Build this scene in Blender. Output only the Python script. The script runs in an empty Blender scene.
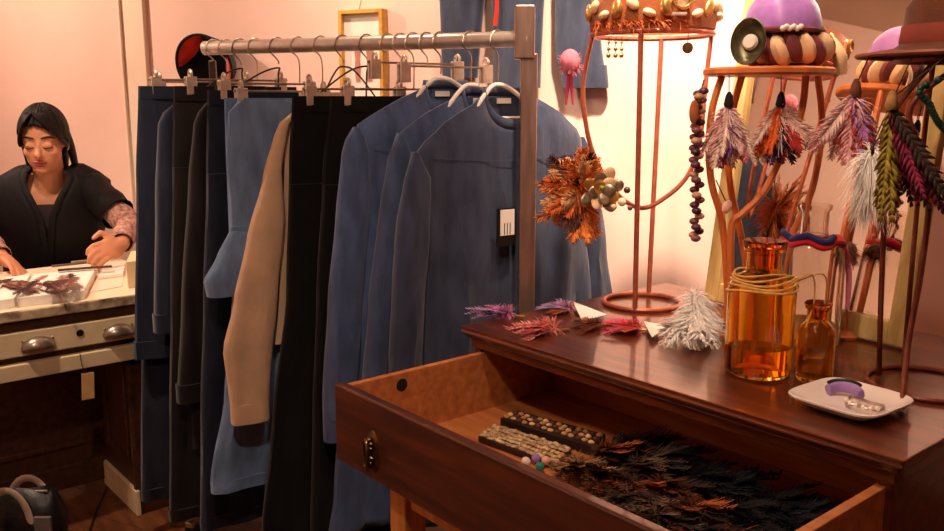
import bpy, bmesh, math, random
from mathutils import Vector, Matrix
R = random.Random(7)
sc = bpy.context.scene
COL = sc.collection
PI = math.pi

# ------------------------------------------------------------------ camera
CAM = Vector((0, 0, 1.30)); FPX = 875.0; PITCH = math.radians(10.7); TH = math.radians(50.0)
RT = Vector((math.cos(TH), math.sin(TH), 0)); HD = Vector((-math.sin(TH), math.cos(TH), 0)); UP = Vector((0, 0, 1))
cam = bpy.data.objects.new('camera', bpy.data.cameras.new('camera')); COL.objects.link(cam)
cam.data.sensor_width = 36; cam.data.lens = 36 * FPX / 944; cam.data.clip_start = .05
cam.location = CAM; cam.rotation_euler = (PI / 2 - PITCH, 0, TH)
sc.camera = cam

# ------------------------------------------------------------------ world, exposure, lamps
wd = bpy.data.worlds.new('world'); sc.world = wd; wd.use_nodes = True
wd.node_tree.nodes['Background'].inputs[0].default_value = (.9, .62, .45, 1)
wd.node_tree.nodes['Background'].inputs[1].default_value = .02
sc.view_settings.view_transform = 'Standard'; sc.view_settings.look = 'None'
sc.view_settings.exposure = 0.0; sc.view_settings.gamma = 1; sc.view_settings.use_curve_mapping = False
WARM = (1.0, .72, .53)
# (lamp position, aim, watts, cone degrees, blend)
SPOTS = [
    ((-1.10, 1.35, 2.50), (-1.50, 2.30, 1.35), 400, 80, .9),
    ((-2.30, 1.20, 2.50), (-2.45, 1.85, 1.55), 85, 95, 1.0),  # added wall washer, out of view, lifts the dim wall behind the rack
    ((-2.25, 0.10, 2.50), (-2.95, .80, .80), 150, 60, .9),
    ((-.35, -.05, 2.50), (-1.9, 1.2, .7), 62, 95, 1.0),
    ((-.75, .70, 2.50), (-.95, 1.5, .9), 58, 85, 1.0),
    ((-4.0, -.25, 2.50), (-3.4, 1.35, 1.6), 165, 115, 1.0),
    ((-1.2, -1.3, 2.50), (-3.2, -1.9, 1.3), 260, 120, 1.0),  # added out of view so the walls reflected in the mirror look brighter
]

# ------------------------------------------------------------------ measuring helpers
def pt(px, py, F):
    """point seen at a pixel, at horizontal distance F in front of the camera"""
    u, v = px - 472, py - 265.5
    down = v * math.cos(PITCH) + FPX * math.sin(PITCH); fw = FPX * math.cos(PITCH) - v * math.sin(PITCH)
    k = F / fw
    return CAM + RT * (u * k) + HD * F - UP * (down * k)
def gp(px, py, z):
    """point seen at a pixel on the level plane z"""
    v = py - 265.5
    down = v * math.cos(PITCH) + FPX * math.sin(PITCH); fw = FPX * math.cos(PITCH) - v * math.sin(PITCH)
    return pt(px, py, fw * (CAM.z - z) / down)
def onplane(px, py, P0, n):
    d = pt(px, py, 1.0) - CAM
    return CAM + d * ((P0 - CAM).dot(n) / d.dot(n))
def V(*a): return Vector(a)
def S(c): return tuple((x / 255 / 12.92 if x / 255 <= .04045 else ((x / 255 + .055) / 1.055) ** 2.4) for x in c)

# ------------------------------------------------------------------ materials
MT = {}
def mat(name, rgb, rough=.6, metal=0, var=.25, scale=25, bump=0, bscale=None, rgb2=None, stretch=(1, 1, 1),
        trans=0, ior=1.45, sheen=0, coat=0, wave=0, wscale=300, spec=.5, emit=0, detail=4, sub=0):
    if name in MT: return MT[name]
    m = bpy.data.materials.new(name); m.use_nodes = True; nt = m.node_tree; N = nt.nodes; L = nt.links
    b = N['Principled BSDF']
    tc = N.new('ShaderNodeTexCoord'); mp = N.new('ShaderNodeMapping'); mp.inputs['Scale'].default_value = stretch
    L.new(tc.outputs['Object'], mp.inputs[0])
    nz = N.new('ShaderNodeTexNoise'); nz.inputs['Scale'].default_value = scale; nz.inputs['Detail'].default_value = detail
    L.new(mp.outputs[0], nz.inputs['Vector'])
    c1 = S(rgb); c2 = S(rgb2) if rgb2 else tuple(x * (1 - var) for x in c1)
    if not rgb2: c1 = tuple(min(1, x * (1 + var * .6)) for x in c1)
    rp = N.new('ShaderNodeValToRGB'); rp.color_ramp.elements[0].position = .35; rp.color_ramp.elements[1].position = .68
    rp.color_ramp.elements[0].color = (*c2, 1); rp.color_ramp.elements[1].color = (*c1, 1)
    L.new(nz.outputs[0], rp.inputs[0])
    out = rp.outputs[0]
    if wave:
        wv = N.new('ShaderNodeTexWave'); wv.inputs['Scale'].default_value = wscale; wv.inputs['Distortion'].default_value = 1.5
        wv.bands_direction = 'Z' if wave > 0 else 'X'
        L.new(tc.outputs['Object'], wv.inputs['Vector'])
        mx = N.new('ShaderNodeMixRGB'); mx.blend_type = 'MULTIPLY'; mx.inputs[0].default_value = abs(wave)
        L.new(out, mx.inputs[1]); L.new(wv.outputs[0], mx.inputs[2]); out = mx.outputs[0]
    L.new(out, b.inputs['Base Color'])
    b.inputs['Roughness'].default_value = rough; b.inputs['Metallic'].default_value = metal
    b.inputs['IOR'].default_value = ior; b.inputs['Transmission Weight'].default_value = trans
    b.inputs['Sheen Weight'].default_value = sheen; b.inputs['Coat Weight'].default_value = coat
    b.inputs['Specular IOR Level'].default_value = spec
    if sub: b.inputs['Subsurface Weight'].default_value = sub; b.inputs['Subsurface Radius'].default_value = (.02, .008, .004)
    if emit:
        b.inputs['Emission Color'].default_value = (*S(rgb), 1); b.inputs['Emission Strength'].default_value = emit
    if bump:
        nb = N.new('ShaderNodeTexNoise'); nb.inputs['Scale'].default_value = bscale or scale * 3; nb.inputs['Detail'].default_value = 5
        L.new(mp.outputs[0], nb.inputs['Vector'])
        bp = N.new('ShaderNodeBump'); bp.inputs['Strength'].default_value = bump; bp.inputs['Distance'].default_value = .004
        L.new(nb.outputs[0], bp.inputs['Height']); L.new(bp.outputs[0], b.inputs['Normal'])
    MT[name] = m
    return m
def denim(name, rgb): return mat(name, rgb, .85, var=.3, scale=9, stretch=(3, 3, 1), bump=.5, bscale=22, sheen=.25, wave=.12, wscale=260, spec=.2)
def cloth(name, rgb, **k): return mat(name, rgb, k.pop('rough', .9), var=k.pop('var', .22), scale=18, bump=.3, bscale=380, sheen=k.pop('sheen', .15), spec=.2, **k)
def wood(name, rgb, rgb2, rough=.35, coat=0, stretch=(3, 30, 30), bump=.1, scale=1.6): return mat(name, rgb, rough, rgb2=rgb2, scale=scale, stretch=stretch, bump=bump, bscale=6, coat=coat, detail=6)

M_WALL = mat('salmon_plaster', (237, 202, 188), .85, var=.05, scale=3, bump=.12, bscale=60)
M_CEIL = mat('ceiling_paint', (226, 204, 186), .9, var=.04, scale=3)
M_TRIM = mat('trim_paint', (238, 214, 192), .6, var=.05, scale=6)
M_CREAM = mat('cream_paint', (214, 196, 158), .5, var=.16, scale=9, bump=.12)
M_WORN = mat('worn_cream_paint', (216, 198, 164), .6, rgb2=(70, 46, 30), scale=16, bump=.3)
M_DKWOOD = wood('dark_brown_wood', (84, 50, 34), (58, 33, 22), .45)
M_FLOOR = wood('floor_wood', (112, 66, 38), (78, 42, 24), .4)
M_DRESS = wood('dresser_wood', (112, 52, 24), (66, 28, 14), .28, coat=.55)
M_DRAWF = wood('drawer_front_wood', (100, 46, 24), (66, 29, 15), .32, coat=.35)
M_DRAWI = wood('drawer_inside_wood', (196, 124, 70), (164, 92, 48), .5)
M_PINE = wood('pine_wood', (222, 158, 84), (190, 122, 58), .5, stretch=(30, 30, 3))
M_MIRF = wood('mirror_frame_wood', (206, 176, 112), (170, 138, 82), .5, stretch=(20, 20, 3))
M_CHROME = mat('rail_steel', (214, 204, 194), .36, .75, var=.1, scale=40)
M_POST = mat('post_steel', (168, 142, 128), .32, .8, var=.25, scale=8, stretch=(8, 8, 1))
M_BRASS = mat('aged_brass', (120, 98, 66), .35, 1, var=.4, scale=60)
M_NICKEL = mat('nickel', (168, 154, 140), .3, .85, var=.25, scale=50)
M_WIRE = mat('dark_wire', (70, 60, 56), .4, .8, var=.2, scale=60)
M_WHITEP = mat('white_plastic', (240, 236, 228), .35, var=.03, scale=20)
M_BLACK = mat('black_plastic', (22, 20, 20), .4, var=.2, scale=30)
M_DEN_A = denim('denim_mid', (60, 70, 95)); M_DEN_B = denim('denim_blue', (72, 88, 124)); M_DEN_C = denim('denim_bright', (80, 99, 140))
M_DEN_L = denim('denim_light', (112, 140, 180)); M_DEN_D = denim('denim_dark', (28, 35, 56)); M_NAVY = denim('denim_navy', (20, 26, 44))
M_DEN_W = denim('denim_grey', (56, 64, 84))
M_CLIP = mat('clip_steel', (206, 188, 172), .35, .55, var=.15, scale=40)
M_BLK = cloth('black_cloth', (13, 11, 13)); M_BLKB = cloth('brown_black_cloth', (28, 20, 20)); M_BEIGE = cloth('beige_cloth', (214, 182, 150), var=.1)
M_MIRROR = mat('mirror_glass', (232, 228, 220), .02, 1, var=0, scale=2)
M_PAPER = mat('white_paper', (242, 236, 226), .8, var=.04, scale=20)
M_THREAD = mat('dark_thread', (60, 44, 40), .8, var=.1)

# ------------------------------------------------------------------ mesh building
class MB:
    def __init__(s): s.v = []; s.f = []
    def add(s, vs, fs):
        o = len(s.v); s.v += [Vector(p) for p in vs]; s.f += [tuple(i + o for i in q) for q in fs]; return s
    def box(s, c, d, M=None, ax=None):
        c = Vector(c); h = Vector(d) / 2
        if ax: A = [Vector(a).normalized() for a in ax]
        elif M: A = [M @ V(1, 0, 0), M @ V(0, 1, 0), M @ V(0, 0, 1)]
        else: A = [V(1, 0, 0), V(0, 1, 0), V(0, 0, 1)]
        vs = [c + A[0] * (h.x * i) + A[1] * (h.y * j) + A[2] * (h.z * k) for i in (-1, 1) for j in (-1, 1) for k in (-1, 1)]
        return s.add(vs, [(0, 1, 3, 2), (4, 6, 7, 5), (0, 4, 5, 1), (2, 3, 7, 6), (0, 2, 6, 4), (1, 5, 7, 3)])
    def b6(s, x0, x1, y0, y1, z0, z1): return s.box(((x0 + x1) / 2, (y0 + y1) / 2, (z0 + z1) / 2), (x1 - x0, y1 - y0, z1 - z0))
    def loft(s, rings, cap=True, closed=True, loop=False):
        n = len(rings[0]); vs = [p for r in rings for p in r]; fs = []
        m = len(rings)
        for i in range(m if loop else m - 1):
            a = i * n; b = ((i + 1) % m) * n
            for j in range(n if closed else n - 1):
                k = (j + 1) % n; fs.append((a + j, a + k, b + k, b + j))
        if cap and closed and not loop: fs += [tuple(range(n))[::-1], tuple(range((m - 1) * n, m * n))]
        return s.add(vs, fs)
    def tube(s, pts, r, n=8, cap=True, loop=False, flat=None):
        pts = [Vector(p) for p in pts]; m = len(pts); rs = r if isinstance(r, (list, tuple)) else [r] * m
        rings = []; ref = None
        for i, p in enumerate(pts):
            a = pts[(i - 1) % m] if (loop or i) else p; b = pts[(i + 1) % m] if (loop or i < m - 1) else p
            t = (b - a).normalized()
            if ref is None: ref = t.orthogonal().normalized() if not flat else Vector(flat)
            x = (ref - t * ref.dot(t)).normalized(); y = t.cross(x); ref = x
            rr = rs[i]; rx, ry = rr if isinstance(rr, tuple) else (rr, rr)
            rings.append([p + x * (math.cos(2 * PI * k / n) * rx) + y * (math.sin(2 * PI * k / n) * ry) for k in range(n)])
        return s.loft(rings, cap, True, loop)
    def lathe(s, prof, loc=(0, 0, 0), n=24, ax=None, sx=1, sy=1, cap=True):
        loc = Vector(loc); A = ax or (V(1, 0, 0), V(0, 1, 0), V(0, 0, 1))
        rings = [[loc + A[0] * (max(r, 1e-4) * sx * math.cos(2 * PI * k / n)) + A[1] * (max(r, 1e-4) * sy * math.sin(2 * PI * k / n)) + A[2] * z for k in range(n)] for r, z in prof]
        return s.loft(rings, cap)
    def ell(s, c, r, nu=12, nv=8, ax=None):
        if not isinstance(r, (tuple, list)): r = (r, r, r)
        A = [Vector(a).normalized() for a in ax] if ax else (V(1, 0, 0), V(0, 1, 0), V(0, 0, 1)); c = Vector(c)
        rings = []
        for i in range(nv + 1):
            p = -PI / 2 + PI * i / nv; q = max(math.cos(p), .02)
            rings.append([c + A[0] * (r[0] * q * math.cos(2 * PI * k / nu)) + A[1] * (r[1] * q * math.sin(2 * PI * k / nu)) + A[2] * (r[2] * math.sin(p)) for k in range(nu)])
        return s.loft(rings)
    def build(s, name, m, parent=None, smooth=True, bev=0, solid=0, sub=0, o=None, angle=40):
        me = bpy.data.meshes.new(name)
        org = worg(parent) if parent else (Vector(o) if o is not None else V(0, 0, 0))
        me.from_pydata([tuple(p - org) for p in s.v], [], s.f); me.materials.append(m)
        bm = bmesh.new(); bm.from_mesh(me); bmesh.ops.recalc_face_normals(bm, faces=bm.faces); bm.to_mesh(me); bm.free()
        if smooth:
            me.polygons.foreach_set('use_smooth', [True] * len(me.polygons))
            try: me.set_sharp_from_angle(angle=math.radians(angle))
            except Exception: pass
        ob = bpy.data.objects.new(name, me); COL.objects.link(ob)
        if parent: ob.parent = parent
        else: ob.location = org
        if solid: md = ob.modifiers.new('solid', 'SOLIDIFY'); md.thickness = solid; md.offset = 0
        if bev: md = ob.modifiers.new('bevel', 'BEVEL'); md.width = bev; md.segments = 2; md.limit_method = 'ANGLE'
        if sub: md = ob.modifiers.new('sub', 'SUBSURF'); md.levels = sub; md.render_levels = sub
        return ob
def worg(o):
    p = V(0, 0, 0)
    while o: p += o.location; o = o.parent
    return p
def thing(name, label, cat, loc, group=None):
    o = bpy.data.objects.new(name, None); COL.objects.link(o); o.location = loc; o.empty_display_size = .05
    return tag(o, label, cat, group)
def tag(o, label, cat, group=None):
    o['label'] = label; o['category'] = cat
    if group: o['group'] = group
    return o
def struct(o, label=None):
    o['kind'] = 'structure'
    if label: o['label'] = label
    return o
def smoothpath(pts, n=6):
    pts = [Vector(p) for p in pts]; out = []
    for i in range(len(pts) - 1):
        p0 = pts[max(i - 1, 0)]; p1 = pts[i]; p2 = pts[i + 1]; p3 = pts[min(i + 2, len(pts) - 1)]
        for k in range(n):
            t = k / n
            out.append(.5 * ((2 * p1) + (p2 - p0) * t + (2 * p0 - 5 * p1 + 4 * p2 - p3) * t * t + (3 * p1 - p0 - 3 * p2 + p3) * t ** 3))
    return out + [pts[-1]]
def ringpts(c, r, n=32, ax=None):
    A = ax or (V(1, 0, 0), V(0, 1, 0)); return [Vector(c) + A[0] * (r * math.cos(2 * PI * k / n)) + A[1] * (r * math.sin(2 * PI * k / n)) for k in range(n)]

def feather(mb, base, d, L, w, nrm=None, curl=0, rag=.25, n=8, rnd=R):
    """one feather: a thin shaft and two combs of narrow barbs, ragged outline"""
    base = Vector(base); d = Vector(d).normalized(); nrm = Vector(nrm) if nrm else d.orthogonal()
    side = d.cross(nrm).normalized(); nn = side.cross(d).normalized(); n = n * 2
    sp = [base + d * (L * t / n) + nn * (curl * L * (t / n) ** 2) for t in range(n + 1)]
    q = max(w * .05, .0006)
    ve = []; fs = []
    for i, p in enumerate(sp): ve += [p - side * q, p + nn * q, p + side * q]
    for i in range(n): a = 3 * i; fs += [(a, a + 1, a + 4, a + 3), (a + 1, a + 2, a + 5, a + 4)]
    for i in range(1, n + 1):
        t = i / n; ww = w * (math.sin(PI * min(.99, .10 + .86 * t ** .8)) ** .6); h = L / n * .52
        for sg in (-1, 1):
            k = ww * (1 + rnd.uniform(-rag, rag)); p = sp[i]; lift = nn * (k * rnd.uniform(.0, .18)); fw = d * (k * rnd.uniform(.9, 1.5))
            o = len(ve); mid = p + side * (sg * k * .6) + lift * .4 + fw * .5; tip = p + side * (sg * k) + lift + fw
            ve += [p - d * h, p + d * h, mid + d * h * .9, mid - d * h * .9, tip + d * h * .25, tip - d * h * .25]
            fs += [(o, o + 1, o + 2, o + 3), (o + 3, o + 2, o + 4, o + 5)]
    mb.add(ve, fs)
def fluff(mb, path, n, L, w=.0012, droop=.3, rnd=R, cone=1.0):
    """downy barbs: thin ribbons standing off a quill"""
    path = [Vector(p) for p in path]
    for _ in range(n):
        t = rnd.random() * (len(path) - 1); i = int(t); p = path[i].lerp(path[min(i + 1, len(path) - 1)], t - i)
        ax = (path[min(i + 1, len(path) - 1)] - path[max(i - 0, 0)]); ax = ax.normalized() if ax.length > 1e-6 else V(0, 0, -1)
        d = V(rnd.gauss(0, 1), rnd.gauss(0, 1), rnd.gauss(0, 1)).normalized()
        d = (d * cone + ax * .5).normalized(); s = d.orthogonal().normalized() * w
        l = L * rnd.uniform(.55, 1.1); pr = None
        for k in range(4):
            q = p + d * (l * k / 3) - UP * (droop * l * (k / 3) ** 2); ww = s * (1 - .25 * k)
            if pr: mb.add([pr[0], pr[1], q + ww, q - ww], [(0, 1, 2, 3)])
            pr = (q - ww, q + ww)

# ================================================================== the room
WP = V(-1.883, 2.08, 0); WX = V(.909, .418, 0).normalized(); WN = V(WX.y, -WX.x, 0)      # wall line and the normal into the room
def wl(t, d, z=0): return WP + WX * t + WN * d + UP * z
WAX = (WX, WN, UP)
T0, T1, DEP, HT = -3.0, 3.4, 4.6, 2.62
def wbox(mb, t0, t1, d0, d1, z0, z1):
    return mb.box(wl((t0 + t1) / 2, (d0 + d1) / 2, (z0 + z1) / 2), (t1 - t0, d1 - d0, z1 - z0), ax=WAX)
struct(wbox(MB(), T0 - .1, T1 + .1, -.1, 0, 0, HT).build('wall_back', M_WALL, smooth=False), 'pale salmon plaster wall behind the clothes rack')
struct(wbox(MB(), T0 - .1, T0, 0, DEP, 0, HT).build('wall_left', M_WALL, smooth=False))
struct(wbox(MB(), T1, T1 + .1, 0, DEP, 0, HT).build('wall_right', M_WALL, smooth=False))
struct(wbox(MB(), T0 - .1, T1 + .1, DEP, DEP + .1, 0, HT).build('wall_front', M_WALL, smooth=False))
struct(wbox(MB(), T0 - .1, T1 + .1, -.1, DEP + .1, HT, HT + .08).build('ceiling', M_CEIL, smooth=False))
floor = struct(wbox(MB(), T0 - .1, T1 + .1, -.1, DEP + .1, -.1, -.014).build('floor', M_DKWOOD, smooth=False), 'dark reddish brown plank floor')
nb = 38; bw = DEP / nb
for i in range(nb):
    d0 = i * bw
    cut = T0 + R.uniform(1.2, 5.2)
    for a, b in ((T0, cut - .001), (cut + .001, T1)):
        wbox(MB(), a, b, d0 + .0012, d0 + bw - .0012, -.014, -R.uniform(0, .0012)).build('plank', M_FLOOR, floor, smooth=False)
struct(wbox(MB(), T0, T1, 0, .016, 0, .11).build('baseboard_back', M_TRIM, smooth=False, bev=.004))
pa = onplane(123, 60, WP + WN * .02, WN); pb = onplane(146, 60, WP + WN * .02, WN)
ta, tb = (pa - WP).dot(WX), (pb - WP).dot(WX)
tr = struct(wbox(MB(), ta, tb, 0, .022, .11, HT).build('trim_1', M_TRIM, smooth=False, bev=.003), 'upright painted casing strip on the salmon wall')
wbox(MB(), ta, ta + .012, .022, .034, .11, HT).build('bead', M_TRIM, tr, smooth=False, bev=.003)

# ------------------------------------------------------------------ ceiling spotlights, some added as fill
M_LAMP = mat('lamp_glow', (255, 214, 160), .5, var=0, emit=6)
where = ['aimed at the wall behind the mirror', 'added to brighten the wall around the picture above the rack', 'aimed at the cream desk', 'aimed at the clothes rack', 'aimed at the dresser top', 'aimed at the wall behind the seated person', 'added to brighten the far side of the room for the mirror']
for (p, a, wt, cone, bl), ww in zip(SPOTS, where):
    p = Vector(p); d = (Vector(a) - p).normalized(); x = d.orthogonal().normalized(); y = d.cross(x)
    t = thing('ceiling_spotlight', 'black ceiling spotlight ' + ww, 'lamp', (p.x, p.y, HT), 'ceiling spotlights')
    MB().lathe([(.045, HT - .02), (.045, HT)], (p.x, p.y, 0), 16).build('canopy', M_BLACK, t)
    MB().tube([(p.x, p.y, HT - .02), p - d * .06], .008).build('arm', M_BLACK, t)
    MB().lathe([(.02, -.09), (.035, -.085), (.045, .0), (.05, .03), (.046, .03), (.041, .0), (.03, -.03)], p, 16, (x, y, d)).build('shade', M_BLACK, t)
    MB().lathe([(.0, -.028), (.028, -.028), (.03, -.022), (.0, -.018)], p, 12, (x, y, d)).build('bulb', M_LAMP, t)
    ld = bpy.data.lights.new('spot', 'SPOT'); ld.energy = wt; ld.color = WARM; ld.spot_size = math.radians(cone); ld.spot_blend = bl; ld.shadow_soft_size = .05
    lo = bpy.data.objects.new('spot', ld); COL.objects.link(lo); lo.parent = t
    lo.location = p + d * .035 - worg(t); lo.rotation_euler = d.to_track_quat('-Z', 'Y').to_euler()

# ================================================================== dresser
DX0, DX1, DY0, DY1, DZ = -1.484, -.496, 1.21, 1.95, .80
dr = thing('dresser', 'dark reddish brown wooden dresser with glossy top and one open drawer', 'dresser', ((DX0 + DX1) / 2, (DY0 + DY1) / 2, 0))
mb = MB()
prof = [(0, 0), (.003, -.006), (.0, -.014), (.008, -.020), (.010, -.026)]          # moulded edge: inset, drop
rings = []
for ins, dz in prof:
    a, b, c, d = DX0 + ins, DX1 - ins, DY0 + ins, DY1 - ins
    rings.append([V(a, c, DZ + dz), V(b, c, DZ + dz), V(b, d, DZ + dz), V(a, d, DZ + dz)])
rings.insert(0, [V(DX0 + .006, DY0 + .006, DZ), V(DX1 - .006, DY0 + .006, DZ), V(DX1 - .006, DY1 - .006, DZ), V(DX0 + .006, DY1 - .006, DZ)])
mb.loft(rings).build('top', M_DRESS, dr, smooth=False, bev=.003)
cx0, cx1, cy0, cy1 = DX0 + .022, DX1 - .022, DY0 + .024, DY1 - .012
MB().b6(cx0 - .006, cx1 + .006, cy0 - .006, cy1, .752, .774).build('cornice', M_DRESS, dr, smooth=False, bev=.003)
for x in (cx0, cx1 - .022): MB().b6(x, x + .022, cy0, cy1, .10, .752).build('side_panel', M_DRESS, dr, smooth=False, bev=.002)
MB().b6(cx0 + .022, cx1 - .022, cy1 - .012, cy1, .10, .752).build('back_panel', M_DRAWI, dr, smooth=False)
for z in (.10, .335, .572): MB().b6(cx0 + .022, cx1 - .022, cy0, cy1 - .012, z, z + .018).build('divider', M_DRESS, dr, smooth=False)
for x in (cx0 + .002, cx1 - .052):
    for y in (cy0 + .002, cy1 - .052):
        MB().loft([[V(x + .05 * a * k + .025 * (1 - k), y + .05 * b * k + .025 * (1 - k), z) for a, b in ((0, 0), (1, 0), (1, 1), (0, 1))] for z, k in ((0, .6), (.10, 1))]).build('foot', M_DRESS, dr, smooth=False)
def pull(parent, x, y, z, s=1.0):
    p = MB().lathe([(.0, .004), (.016, .004), (.022, .0015), (.024, 0)], (x, y, z), 20, (V(1, 0, 0), V(0, 0, 1), V(0, -1, 0)), sx=1.0 * s, sy=1.9 * s).build('pull_plate', M_BRASS, parent)
    for q in (-.026, .026): MB().ell((x, y - .008, z + q * s), (.007 * s, .008, .007 * s)).build('pull_stud', M_BRASS, p)
    path = [V(x + .012 * s * math.sin(a), y - .016 - .004 * math.sin(a) , z + .030 * s * math.cos(a)) for a in [2 * PI * i / 20 for i in range(20)]]
    MB().tube(path, .0036 * s, 8, loop=True).build('pull_ring', M_BRASS, p)
    m = MB()
    for q in range(5): m.ell((x + .004 * s * math.sin(q * 2.2), y - .008, z + (-.02 + .01 * q) * s), (.008 * s, .006, .006 * s), 8, 5)
    m.build('pull_ornament', M_BRASS, p)
for z0, z1 in ((.122, .331), (.357, .568)):
    w = MB().b6(cx0 + .024, cx1 - .024, cy0 - .004, cy0 + .018, z0, z1).build('drawer', M_DRAWF, dr, smooth=False, bev=.004)
    for x in (-1.37, -.61): pull(w, x, cy0 - .004, (z0 + z1) / 2)
# open top drawer
YF = .860; fx0, fx1 = -1.452, -.520
od = MB().b6(fx0, fx1, YF, YF + .022, .588, .748).build('open_drawer', M_DRAWF, dr, smooth=False, bev=.004)
od['label'] = 'dresser drawer pulled far out, filled with feathers'
for x in (fx0 + .008, fx1 - .024): MB().b6(x, x + .016, YF + .022, YF + .62, .598, .744).build('drawer_side', M_DRAWI, od, smooth=False, bev=.0015)
MB().b6(fx0 + .024, fx1 - .024, YF + .60, YF + .614, .598, .73).build('drawer_back', M_DRAWI, od, smooth=False)
MB().b6(fx0 + .02, fx1 - .02, YF + .022, YF + .61, .602, .610).build('drawer_bottom', M_DRAWI, od, smooth=False)
hp_ = onplane(402, 385, V(fx0 + .024, 0, 0), V(1, 0, 0))
MB().lathe([(.0, 0), (.014, 0), (.0145, -.006)], (fx0 + .0245, hp_.y, hp_.z), 16, (V(0, 1, 0), V(0, 0, 1), V(1, 0, 0))).build('round_hole', M_BLACK, od)
q = onplane(373, 452, V(0, YF, 0), V(0, 1, 0)); pull(od, q.x, YF, q.z, .95); pull(od, fx1 - (q.x - fx0), YF, q.z, .95)

# pine stool under the open drawer
st = thing('pine_stool', 'small pale pine stool standing under the open drawer', 'stool', (-1.17, 1.01, 0))
MB().b6(-1.262, -1.02, .905, 1.13, .535, .570).build('seat', M_PINE, st, smooth=False, bev=.004)
for x in (-1.312, -1.02):
    for y in (.893, 1.09): MB().b6(x, x + .05, y, y + .05, 0, .575).build('leg', M_PINE, st, smooth=False, bev=.003)
for y in (.91, 1.105): MB().b6(-1.262, -1.02, y, y + .02, .2, .23).build('stretcher', M_PINE, st, smooth=False)

# ------------------------------------------------------------------ mirror standing on the dresser
mx0, mx1 = -.272, .262; MA = V(math.cos(.125), -math.sin(.125), 0); MB_ = V(MA.y, -MA.x, 0) * -1; MO = V(-1.004, 1.812, 0)      # mirror foot line, turned a little to the rack
lean = (MB_ * .125 + UP).normalized(); MN = MA.cross(lean)
mi = thing('standing_mirror', 'large tilted mirror in a pale yellow wooden frame on the dresser', 'mirror', (MO.x, MO.y, DZ))
def mbx(mb, x0, x1, h0, h1, d0, d1):
    c = MO + MA * ((x0 + x1) / 2) + UP * (DZ + .004) + lean * ((h0 + h1) / 2) + MN * ((d0 + d1) / 2)
    return mb.box(c, (x1 - x0, h1 - h0, d1 - d0), ax=(MA, lean, MN))
MH = 1.0
mbx(MB(), mx0, mx0 + .042, 0, MH, -.012, .014).build('stile', M_MIRF, mi, smooth=False, bev=.004)
mbx(MB(), mx1 - .042, mx1, 0, MH, -.012, .014).build('stile', M_MIRF, mi, smooth=False, bev=.004)
mbx(MB(), mx0 + .042, mx1 - .042, 0, .05, -.012, .012).build('rail', M_MIRF, mi, smooth=False, bev=.004)
mbx(MB(), mx0 + .042, mx1 - .042, MH - .05, MH, -.012, .012).build('rail', M_MIRF, mi, smooth=False, bev=.004)
mbx(MB(), mx0 + .04, mx1 - .04, .048, MH - .048, -.006, .000).build('mirror_pane', M_MIRROR, mi, smooth=False)
MB().tube([MO + MB_ * .095 + UP * (DZ + .58), MO + MB_ * .125 + UP * (DZ + .006)], .008).build('strut', M_MIRF, mi)

# ================================================================== clothes rack
RZ = 1.45
RN = pt(526, 38, 2.24); RN.z = 0; RF = pt(213, 48, 2.63); RF.z = 0
RD = (RF - RN).normalized(); RL = (RF - RN).length; RS = V(-RD.y, RD.x, 0)
E = V(.09, .996, 0).normalized(); EN = V(E.y, -E.x, 0)          # how the garments are turned, and the side they show
rk = thing('clothes_rack', 'steel clothes rack with a round rail and square posts', 'clothes rack', (RN + RF) / 2)
MB().tube([RN + UP * RZ - RD * .01, RF + UP * RZ + RD * .03], .020, 16).build('rail', M_CHROME, rk)
for P in (RN, RF + RD * .005):
    near = P is RN
    po = MB().box(P + UP * .725 + RT * (.008 if near else 0), (.042 if near else .02, .034 if near else .02, 1.38), ax=(RT, HD, UP)).build('post', M_POST if near else M_WIRE, rk, smooth=False, bev=.004)
    if P is RN: MB().box(P + UP * 1.465 - RT * .004, (.05, .042, .13), ax=(RT, HD, UP)).build('sleeve_joint', M_POST, po, smooth=False, bev=.004)
    MB().box(P + UP * .048 , (.03, .44, .02), ax=(RD, RS, UP)).build('foot', M_POST, rk, smooth=False, bev=.004)
    for sgn in (-.2, .2):
        MB().lathe([(.024, -.01), (.026, 0), (.024, .01)], P + RS * sgn + UP * .026, 14, (RD, UP, RS)).build('caster', M_BLACK, rk)
MB().box((RN + RF) / 2 + UP * .046, (RL, .025, .018), ax=(RD, RS, UP)).build('lower_bar', M_POST, rk, smooth=False, bev=.003)

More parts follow.
